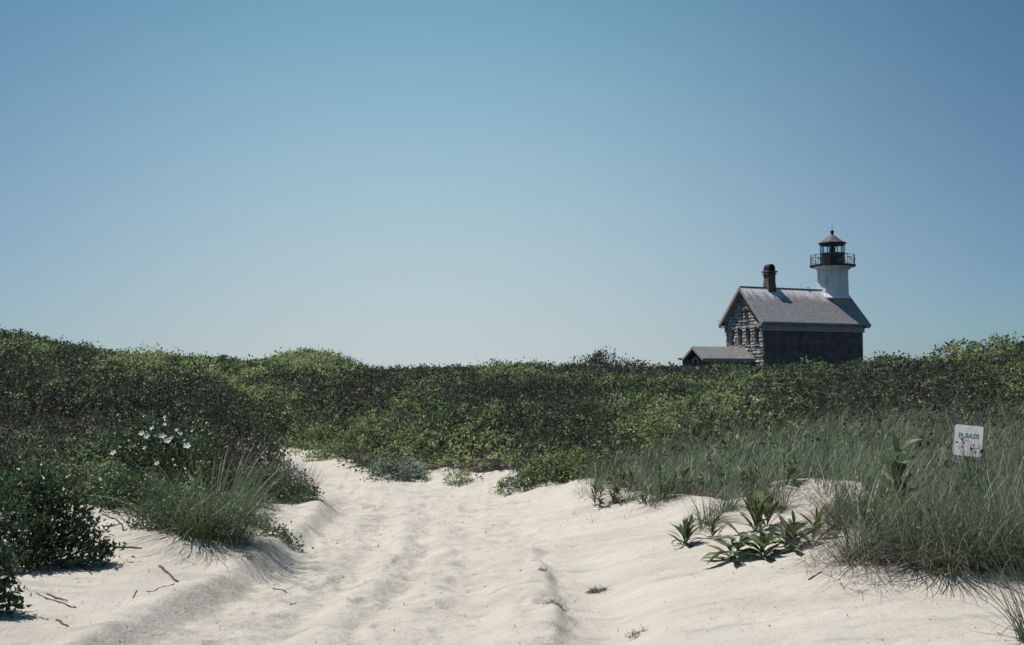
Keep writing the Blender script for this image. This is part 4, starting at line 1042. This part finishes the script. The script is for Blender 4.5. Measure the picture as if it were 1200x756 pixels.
for k in range(90):
    a = fl.uniform(math.pi * .95, math.pi * 2.05); rr = math.sqrt(fl.random()); xx = 1.7 * 1.2 * rr * math.cos(a); yy = 1.5 * rr * math.sin(a)
    zz = .98 * math.sqrt(max(.05, 1 - rr ** 2.4)) * fl.uniform(.8, 1.1) + gz(pm.location.x + xx, pm.location.y + yy) - pm.location.z
    blossom(pm, (xx, yy, zz), fl.uniform(.018, .032), M_PINK, (fl.uniform(-.5, .3), -.8, .7))
for (px_, py_, r0, h0, lf_, n0, sd_, lo_, hi_, mt, lab) in [
    (205, 640, .30, .22, .034, 1900, 29, .25, .95, M_ROSE, 'leafy green bush filling the left side of the tall grass clump'),
    (275, 628, .26, .20, .032, 1500, 30, .3, 1, M_ROSE, 'leafy green bush behind the right side of the tall grass clump'),
    (165, 610, .42, .30, .034, 3200, 27, .25, .95, M_ROSE, 'broad leafy bush between the rose blossoms and the sand on the left'),
    (270, 588, .55, .30, .034, 4600, 28, .25, 1, M_ROSE, 'broad green bush between the tall grass clump and the dry fringe'),
    (330, 598, .34, .20, .03, 2600, 31, .25, .9, M_ROSE, 'low green creeper spilling onto the sand beside the path bend'),
    (300, 607, .16, .11, .026, 700, 32, .35, 1, M_ROSE, 'small round green creeper mat alone on the sand left of the path'),
    (330, 645, .15, .07, .03, 360, 33, .2, .8, M_ROSE, 'sparse green runner sprawling on the sand right of the tall grass clump'),
    (232, 648, .17, .13, .032, 520, 34, .2, .8, M_ROSE, 'leafy green sprig at the foot of the tall grass clump'),
    (455, 566, .26, .24, .042, 1300, 35, .2, .95, M_MILLER, 'silvery green dusty miller at the right edge of the path'),
    (480, 563, .20, .2, .042, 900, 36, .3, 1, M_MILLER, 'second, smaller silvery dusty miller hard against the first'),
    (537, 567, .17, .15, .034, 500, 37, .7, 1, M_SCRUB, 'small yellow-green bush at the sand edge below the scrub'),
    (385, 541, .3, .2, .042, 1300, 38, .5, 1, M_SCRUB, 'yellow-green creeper at the start of the right bank near the path end'),
    (665, 565, .55, .26, .036, 5200, 39, .45, 1, M_SCRUB, 'bright green leafy mat bulging over the sand in the middle of the right bank'),
    (620, 575, .3, .2, .034, 1700, 40, .3, .9, M_SCRUB, 'dark green leafy mat just left of the bright green one')]:
    shrub(lab, 'shrub', px_, py_, r=r0, h=h0, leaf=lf_, n=n0, seed=sd_, lo=lo_, hi=hi_, m=mt, name='creeping_shrub' if mt is not M_MILLER else 'dusty_miller', squash=(1.3, .8), stems=14)
for (px_, dp, r0, h0, lf_, n0, sd_, lo_, hi_, lab) in [
    (712, 78, 2.2, 1.75, .16, 3800, 51, .0, .3, 'dark bayberry bush standing on the skyline left of the stone house'),
    (845, 24.5, 1.5, .55, .058, 9500, 52, .45, 1, 'broad bright green rose thicket in front of the stone house'),
    (945, 21.5, 1.3, .45, .052, 7000, 53, .4, 1, 'bright green rose thicket below the right end of the stone house'),
    (770, 22.5, .9, .5, .052, 4200, 54, .35, .9, 'rounded green rose thicket below the low wing of the house'),
    (610, 68, 2.6, 1.0, .14, 3000, 55, .5, .95, 'pale green low bush on the far crest at the centre of the horizon'),
    (372, 60, 3.0, .6, .13, 4500, 56, .55, 1, 'light green bush capping the rounded far dune'),
    (413, 60, 1.0, .8, .10, 900, 57, .3, .7, 'small wispy bush on the right shoulder of the rounded far dune'),
    (1150, 33, 1.5, .3, .08, 3500, 58, .3, .9, 'green thicket on the right skyline crest'),
    (70, 41, 2.0, .6, .1, 3500, 59, .2, .6, 'dark thicket on the left skyline near the edge of view'),
    (105, 12.8, .7, .4, .036, 5000, 60, .35, .95, 'bright green rose patch on the left bank'),
    (20, 12.0, .7, .42, .036, 4500, 61, .15, .8, 'dark green rose patch at the left edge of the left bank'),
    (430, 21.0, .9, .62, .050, 4200, 62, .45, 1, 'rounded yellow-green bush rising behind the silvery plants'),
    (520, 20.0, .8, .55, .048, 3600, 63, .15, .6, 'dark green bush behind the small yellow-green bush'),
    (590, 19.0, .9, .58, .046, 4200, 64, .5, 1, 'bright bush uphill of the leafy mats on the right bank'),
    (680, 18.5, .8, .52, .046, 3600, 65, .2, .65, 'dark rounded bush uphill of the bright green mat'),
    (745, 18.0, .9, .50, .045, 4200, 66, .55, 1, 'bright rounded bush above the middle bank grass'),
    (480, 28.0, 1.3, .70, .066, 4200, 67, .4, .95, 'green bush in the hollow behind the rounded yellow-green bush'),
    (360, 29.0, 1.3, .5, .066, 4200, 68, .15, .55, 'dark bush right above the end of the path'),
    (640, 27.0, 1.3, .68, .062, 4200, 69, .1, .45, 'brownish bush halfway up the centre slope'),
    (830, 18.5, .9, .5, .045, 4200, 70, .45, 1, 'bright bush just above the grass, under the low wing of the house'),
    (1060, 22.0, 1.1, .55, .052, 4200, 71, .05, .4, 'dark brown bush between the house and the right crest'),
    (150, 23.0, 1.2, .35, .055, 4600, 72, .35, .9, 'green bush up the left slope behind the white blossoms'),
    (60, 20.0, 1.0, .6, .05, 4200, 73, .05, .45, 'brownish bush on the left slope near the edge of view'),
    (300, 36.0, 1.7, .5, .085, 4200, 74, .5, 1, 'bright bush on the left crest above the mauve-flowering mound'),
    (200, 33.0, 1.5, .45, .08, 4200, 75, .1, .5, 'dark bush behind the mauve-flowering mound')]:
    shrub(lab, 'thicket', px_, depth=dp, r=r0, h=h0, leaf=lf_, n=n0, seed=sd_, lo=lo_, hi=hi_, m=M_SCRUB, name='thicket', squash=(1.5, 1), stems=16)

# ------------------------------------------------------------------ grass tufts one can tell apart
tuft('tall green grass clump leaning right on the sand left of the path', 243, 650, n=820, L=(.35, 1.1), r=.36, wd=.0075, seed=71, lean=.95, wind=.1, spread=1.3, dead=.1, tint=(.15, .95), bend=.5, straw=110)
tuft('dark upright broom of dry stalks above the rose bush at the left edge', 42, 612, n=170, L=(.25, .5), r=.05, wd=.006, seed=72, lean=.3, m=M_DRY, tint=(0, .5), name='dry_tuft')
tuft('thin arching grass tuft at the far left edge of the left bank', 12, 604, n=150, L=(.4, .8), r=.16, wd=.005, seed=73, lean=.7, wind=.3)
tuft('green grass tuft behind the dark broom of stalks', 95, 596, n=240, L=(.3, .6), r=.18, wd=.005, seed=74, lean=.6, wind=.2)
tuft('leafy grass tuft with a yellow leaf on the left bank', 150, 606, n=200, L=(.2, .42), r=.14, wd=.009, seed=75, lean=.6, wind=.5)
for k, (px_, dp, nn) in enumerate([(268, 14.5, 420), (288, 14.6, 420), (312, 13.9, 420), (328, 13.2, 380), (345, 12.9, 300), (262, 16.5, 380), (242, 16.8, 380), (258, 18.5, 300)]):
    tuft(['purplish dry grass fringe, lowest bunch beside the path bend', 'purplish dry grass fringe, second bunch up from the creeper', 'purplish dry grass fringe, bunch over the path bend', 'purplish dry grass fringe, bunch nearest the sand tip', 'purplish dry grass fringe, thin last bunch over the sand', 'purplish dry grass bunch behind the fringe', 'purplish dry grass bunch next to the white-flowered rose', 'purplish dry grass bunch where the path disappears'][k], px_, depth=dp, n=nn, L=(.28, .55), r=.26, wd=.006, seed=80 + k, lean=.7, wind=.2, spread=.8, m=M_DRY, tint=(0, .75), dead=0, name='dry_grass_tuft', group='purplish dry grass along the left bank', bend=.2)
RB = [  # right bank, from the path outward
 (735, 592, 150, .16, .38, .10, 'low fine grass tuft left of the leafy dark plant'),
 (775, 596, 260, .22, .48, .14, 'bushy green grass tuft on the sand edge, middle of the right bank'),
 (828, 618, 190, .22, .5, .09, 'straggly grey-green grass tuft with bare stems above the small rosette'),
 (850, 606, 160, .2, .5, .09, 'thin straggly grass tuft behind the small rosette'),
 (905, 600, 260, .25, .6, .13, 'green grass tuft behind the sprawling rosette'),
 (990, 628, 260, .35, .75, .12, 'tall thin grass tuft at the left end of the big dark stand'),
 (1010, 672, 300, .4, .8, .14, 'big grass tuft with splayed dead stalks, left end of the stand'),
 (1040, 655, 320, .4, .85, .14, 'grass tuft with bleached straw, second in the big stand'),
 (1078, 676, 330, .4, .85, .15, 'grass tuft in the middle of the big stand, dark at its foot'),
 (1112, 684, 340, .35, .8, .15, 'grass tuft with dark matted foot at the front of the stand'),
 (1145, 680, 330, .4, .9, .15, 'tall grass tuft in front of the white sign'),
 (1178, 668, 300, .5, 1.0, .15, 'tall grass tuft near the right edge of view'),
 (1215, 676, 300, .5, 1.05, .15, 'tall grass tuft cut by the right edge of view'),
 (1120, 640, 300, .4, .8, .16, 'grass tuft just below the white sign'),
 (1190, 625, 300, .45, .95, .16, 'leaning grass tuft to the right of the white sign')]
for k, (px_, py_, nn, l0, l1, rr_, lab) in enumerate(RB):
    tuft(lab, px_, py_, n=int(nn * .55), L=(l0, l1), r=rr_, wd=.0082 if k > 4 else .0085, seed=100 + k, lean=.85, wind=.35, spread=1.6, dead=.16 if k > 4 else .12, tint=(.12, .9), straw=190 if k > 4 else 25, bend=.5)
tuft('grass tuft growing right against the front of the white sign', 1130, depth=10.7, n=150, L=(.3, .75), r=.2, wd=.007, seed=129, lean=.6, wind=.3, tint=(.2, .9))
tuft('near grass plant with long arching blades at the bottom right corner', 1205, 752, n=46, L=(.35, .85), r=.05, wd=.0075, seed=131, lean=.9, wind=2.6, spread=1.3, tint=(.1, .6), dead=.1, bend=.5, straw=8)
tuft('upright near grass blades rising along the right edge of view', 1222, 738, n=60, L=(.5, 1.0), r=.08, wd=.006, seed=132, lean=.35, wind=2.2, tint=(.2, .8), bend=.3)
for k, (px_, py_, nn, l1, lab) in enumerate([(672, 603, 12, .24, 'sparse wiry sprig alone on the sand below the bright green mat'), (694, 612, 14, .22, 'sparse wiry sprig, second from the bright green mat'), (706, 600, 9, .22, 'sparse wiry sprig nearest the dark leafy plant'), (733, 606, 8, .26, 'forked bare sprig on the sand below the fine grass tuft'), (185, 640, 9, .3, 'few bare blades on the sand left of the tall grass clump'), (318, 622, 22, .3, 'thin dry sprig on the sand right of the tall grass clump'), (215, 668, 12, .3, 'flattened dead blades at the foot of the tall grass clump')]):
    tuft(lab, px_, py_, n=int(nn * .55), L=(.08, l1), r=.03, wd=.0045, seed=140 + k, lean=.8, m=M_GRASS if k < 4 else M_DRY, tint=(.1, .6), name='grass_sprig', cat='grass sprig')
tuft('single dry flower stalk standing above the right skyline', 1117, depth=31, n=3, L=(.9, 1.15), r=.05, wd=.02, seed=150, lean=.3, wind=3.0, m=M_DRY, name='dry_stalk', cat='stalk', bend=.2)

# ------------------------------------------------------------------ broad-leaved plants on the sand
rosette('small rosette of narrow leaves with dead stalks on the sand', 'rosette', 818, 636, nl=17, L=.25, wd=.036, seed=161, stalks=3, rise=.12, spread=.07)
rosette('upright leafy plant between the small rosette and the sprawling one', 'rosette', 878, 622, nl=20, L=.30, wd=.042, seed=162, stalks=3, rise=.22, spread=.09, th=(.25, 1.0), bend=(.2, .9))
rosette('sprawling plant with big drooping leaves, left part lying on the sand', 'rosette', 862, 658, nl=13, L=.32, wd=.075, seed=163, stalks=2, rise=.14, spread=.07, th=(.9, 1.5), bend=(.2, 1.5), name='broadleaf_plant', lo=.3)
rosette('sprawling plant with big leaves and a reddish bud, right of the drooping one', 'rosette', 930, 646, nl=12, L=.31, wd=.068, seed=164, stalks=3, rise=.16, spread=.12, th=(.6, 1.5), bend=(.0, 1.3), lo=.2)
rosette('half-fallen rosette of broad leaves between the two sprawling plants', 'rosette', 897, 652, nl=11, L=.28, wd=.062, seed=165, stalks=3, rise=.10, spread=.10, th=(.8, 1.5), bend=(-.2, 1.2))
rosette('dark leafy plant hanging over the sand edge right of the bright green mat', 'rosette', 704, 594, nl=16, L=.17, wd=.036, seed=166, stalks=4, rise=.16, spread=.1, lo=0, hi=.5)
rosette('spiky leafy plant at the sand edge under the bushy grass tuft', 'rosette', 768, 594, nl=15, L=.2, wd=.028, seed=167, stalks=3, rise=.2, spread=.1, lo=.2, hi=.9)
rosette('tall plant with large pale-backed leaves standing out of the grass stand', 'leafy plant', 1062, None, depth=8.7, nl=11, L=.32, wd=.088, seed=168, stalks=2, rise=.62, spread=.05, lo=.3, hi=1, th=(.3, 1.1), bend=(.3, 1.3))
rosette('dark broad-leaved runner low at the left end of the grass stand', 'leafy plant', 985, 622, nl=9, L=.11, wd=.05, seed=169, stalks=4, rise=.12, spread=.12, lo=0, hi=.5)
rosette('leafy plant with pale leaves amid the left bank grass', 'leafy plant', 138, 604, nl=14, L=.2, wd=.04, seed=170, stalks=3, rise=.2, spread=.1)
for k_, (px_, dp_, L_, w_, n_, rs_, lab) in enumerate([
    (1030, 8.0, .13, .045, 16, .25, 'leafy weed in the grass stand below the large pale-leaved plant'),
    (1085, 8.4, .12, .040, 16, .40, 'leafy weed left of and below the white sign'),
    (1150, 9.0, .12, .040, 16, .42, 'leafy weed right under the white sign'),
    (1010, 9.2, .13, .030, 18, .30, 'narrow-leaved weed at the left end of the grass stand'),
    (930, 11.4, .16, .030, 18, .25, 'bright narrow-leaved plant behind the bare sand pocket'),
    (860, 11.6, .18, .034, 18, .22, 'bright narrow-leaved plant left of the bare sand pocket'),
    (790, 12.0, .17, .034, 18, .20, 'bright leafy plant in the middle bank grass'),
    (730, 12.8, .16, .034, 18, .16, 'bright leafy plant beside the green mat'),
    (200, 10.9, .15, .032, 16, .22, 'leafy plant behind the tall grass clump on the left'),
    (60, 10.6, .15, .032, 16, .22, 'leafy plant above the rose bush at the left')]):
    rosette(lab, 'leafy plant', px_, None, depth=dp_, nl=n_, L=L_, wd=w_, seed=180 + k_, stalks=4, rise=rs_, spread=.16, lo=.3, hi=1, th=(.3, 1.2), bend=(.3, 1.3), name='leafy_weed')
yl = MB(); ylg = random.Random(8); broad_leaf(yl, (0, 0, .10), 0.3, .13, .05, 1.2, .5, .7, ylg); X_, Y_, Z_ = on(112, 592)
tag(obj('fallen_leaf', yl.mesh('fallen_leaf', M_YELLOW), None, (X_, Y_, Z_)), 'bright yellow leaf among the plants on the left bank', 'leaf')
bud = MB(); X_, Y_, Z_ = on(934, 646); frustum(bud, .04, .008, .075, .016, 7, 0, (0, -.02)); frustum(bud, .075, .016, .10, .003, 7, 0, (0, -.02))
M_BUD = mottled('reddish_bud', [(0.3, (.25, .05, .1)), (.7, (.4, .12, .16))], 30, .6, 0)
for o in list(bpy.data.objects):
    if o.get('label', '').startswith('sprawling plant with big leaves'): obj('bud', bud.mesh('bud', M_BUD), o)

# ------------------------------------------------------------------ sticks and wrack lying on the sand
def stick(label, pts_px, r0=.012, r1=.005, name='driftwood_stick', cat='stick', lift=0.4, mat_=None, forks=()):
    def path(pp, ra, rb__, up=0.0):
        P = [on(*p) for p in pp]; P = np.array([(p[0], p[1], p[2]) for p in P]); out = []
        for k in range(len(P) - 1):
            for f in (0, .33, .66): q = P[k] * (1 - f) + P[k + 1] * f; out.append(q)
        out.append(P[-1]); out = np.array(out); m_ = len(out)
        out[:, 2] = ground(out[:, 0], out[:, 1]) + ra * lift + up * np.linspace(0, 1, m_) + np.array([rnd.uniform(-.3, .3) * ra for _ in range(m_)])
        out[1:-1, :2] += np.array([[rnd.uniform(-1, 1) * ra * .25, rnd.uniform(-1, 1) * ra * .25] for _ in range(m_ - 2)])
        rad = np.linspace(ra, rb__, m_) * np.array([rnd.uniform(.85, 1.15) for _ in range(m_)])
        return out, rad
    mb = MB(); o0, rad = path(pts_px, r0, r1); org = o0[0].copy(); tube(mb, o0 - org, rad, 7)
    for f_ in forks:
        o1, rad1 = path(f_, r1 * 1.1, r1 * .5, .01); tube(mb, o1 - org, rad1, 5)
    return tag(obj(name, mb.mesh(name, mat_ or M_DRIFT, True), None, org), label, cat)
stick('thick dark stick poking out from under the rose bush', [(92, 647), (128, 646), (166, 653)], .013, .008)
stick('short straight dark stick pointing down the sand, left of the path', [(187, 673), (197, 685), (208, 697)], .011, .007)
stick('thin forked twig curling on the sand at lower left', [(43, 705), (58, 715), (75, 720), (88, 727)], .005, .007, forks=[[(55, 706), (66, 713), (79, 719)]])
stick('short dark knobbly twig at the lower left', [(66, 741), (72, 746), (79, 750)], .008, .006)
stick('tiny dark twig lying above the berm', [(156, 716), (160, 706)], .006, .004)
stick('pair of thin wavy twigs at the top of the berm', [(172, 709), (185, 704), (204, 699)], .005, .003)
stick('bent dry root on the sand above the thick stick', [(120, 614), (135, 618), (143, 626), (145, 635)], .006, .008, forks=[[(122, 624), (132, 627), (143, 626)]])
stick('thin branch trailing from the rose bush shadow', [(80, 658), (96, 672), (108, 682)], .007, .004)
stick('short twig on the slope of the berm', [(320, 690), (327, 692), (336, 693)], .006, .004)
stick('small dark twig lower on the berm', [(340, 708), (347, 704)], .004, .003)
stick('slim dark twig on the sand in front of the right grass stand', [(948, 686), (956, 683), (963, 679)], .007, .004)
stick('wiry dead root under the right grass stand', [(1104, 700), (1113, 693), (1118, 702)], .004, .003)
def wrack(label, px, py, r, h, n, seed, name='seaweed_clump'):
    rg = np.random.default_rng(seed); X, Y, Z = on(px, py); mb = MB()
    a = rg.uniform(0, 6.283, n); rr = r * np.sqrt(rg.random(n)); bx, by = rr * np.cos(a) * 1.5, rr * np.sin(a)
    V, Fq, T = blades(np.stack([bx, by, ground(bx + X, by + Y) - Z + rg.uniform(0, h, n) * (1 - rr / r)], 1), rg.uniform(0, 6.28, n), rg.uniform(.02, .09, n), rg.uniform(.8, 1.8, n), rg.uniform(-.5, 1.2, n), .006, rg.random(n) ** 2, 4, rng=rg)
    mb.add(V, Fq, T); tag(obj(name, mb.mesh(name, M_DRY), None, (X, Y, Z)), label, 'seaweed')
wrack('dry seaweed clump lying in the right-hand rut', 699, 680, .055, .035, 150, 201)
wrack('dark torn root mat in the broken edge of the ridge', 650, 712, .05, .03, 130, 202)
wrack('small wisp of dark weed near the bottom on the right bank', 745, 728, .045, .015, 60, 203)
wrack('small dark scrap of weed on the berm slope', 291, 672, .035, .02, 60, 204)
wrack('tiny dark scrap of weed higher up the ridge', 636, 674, .025, .015, 40, 205)
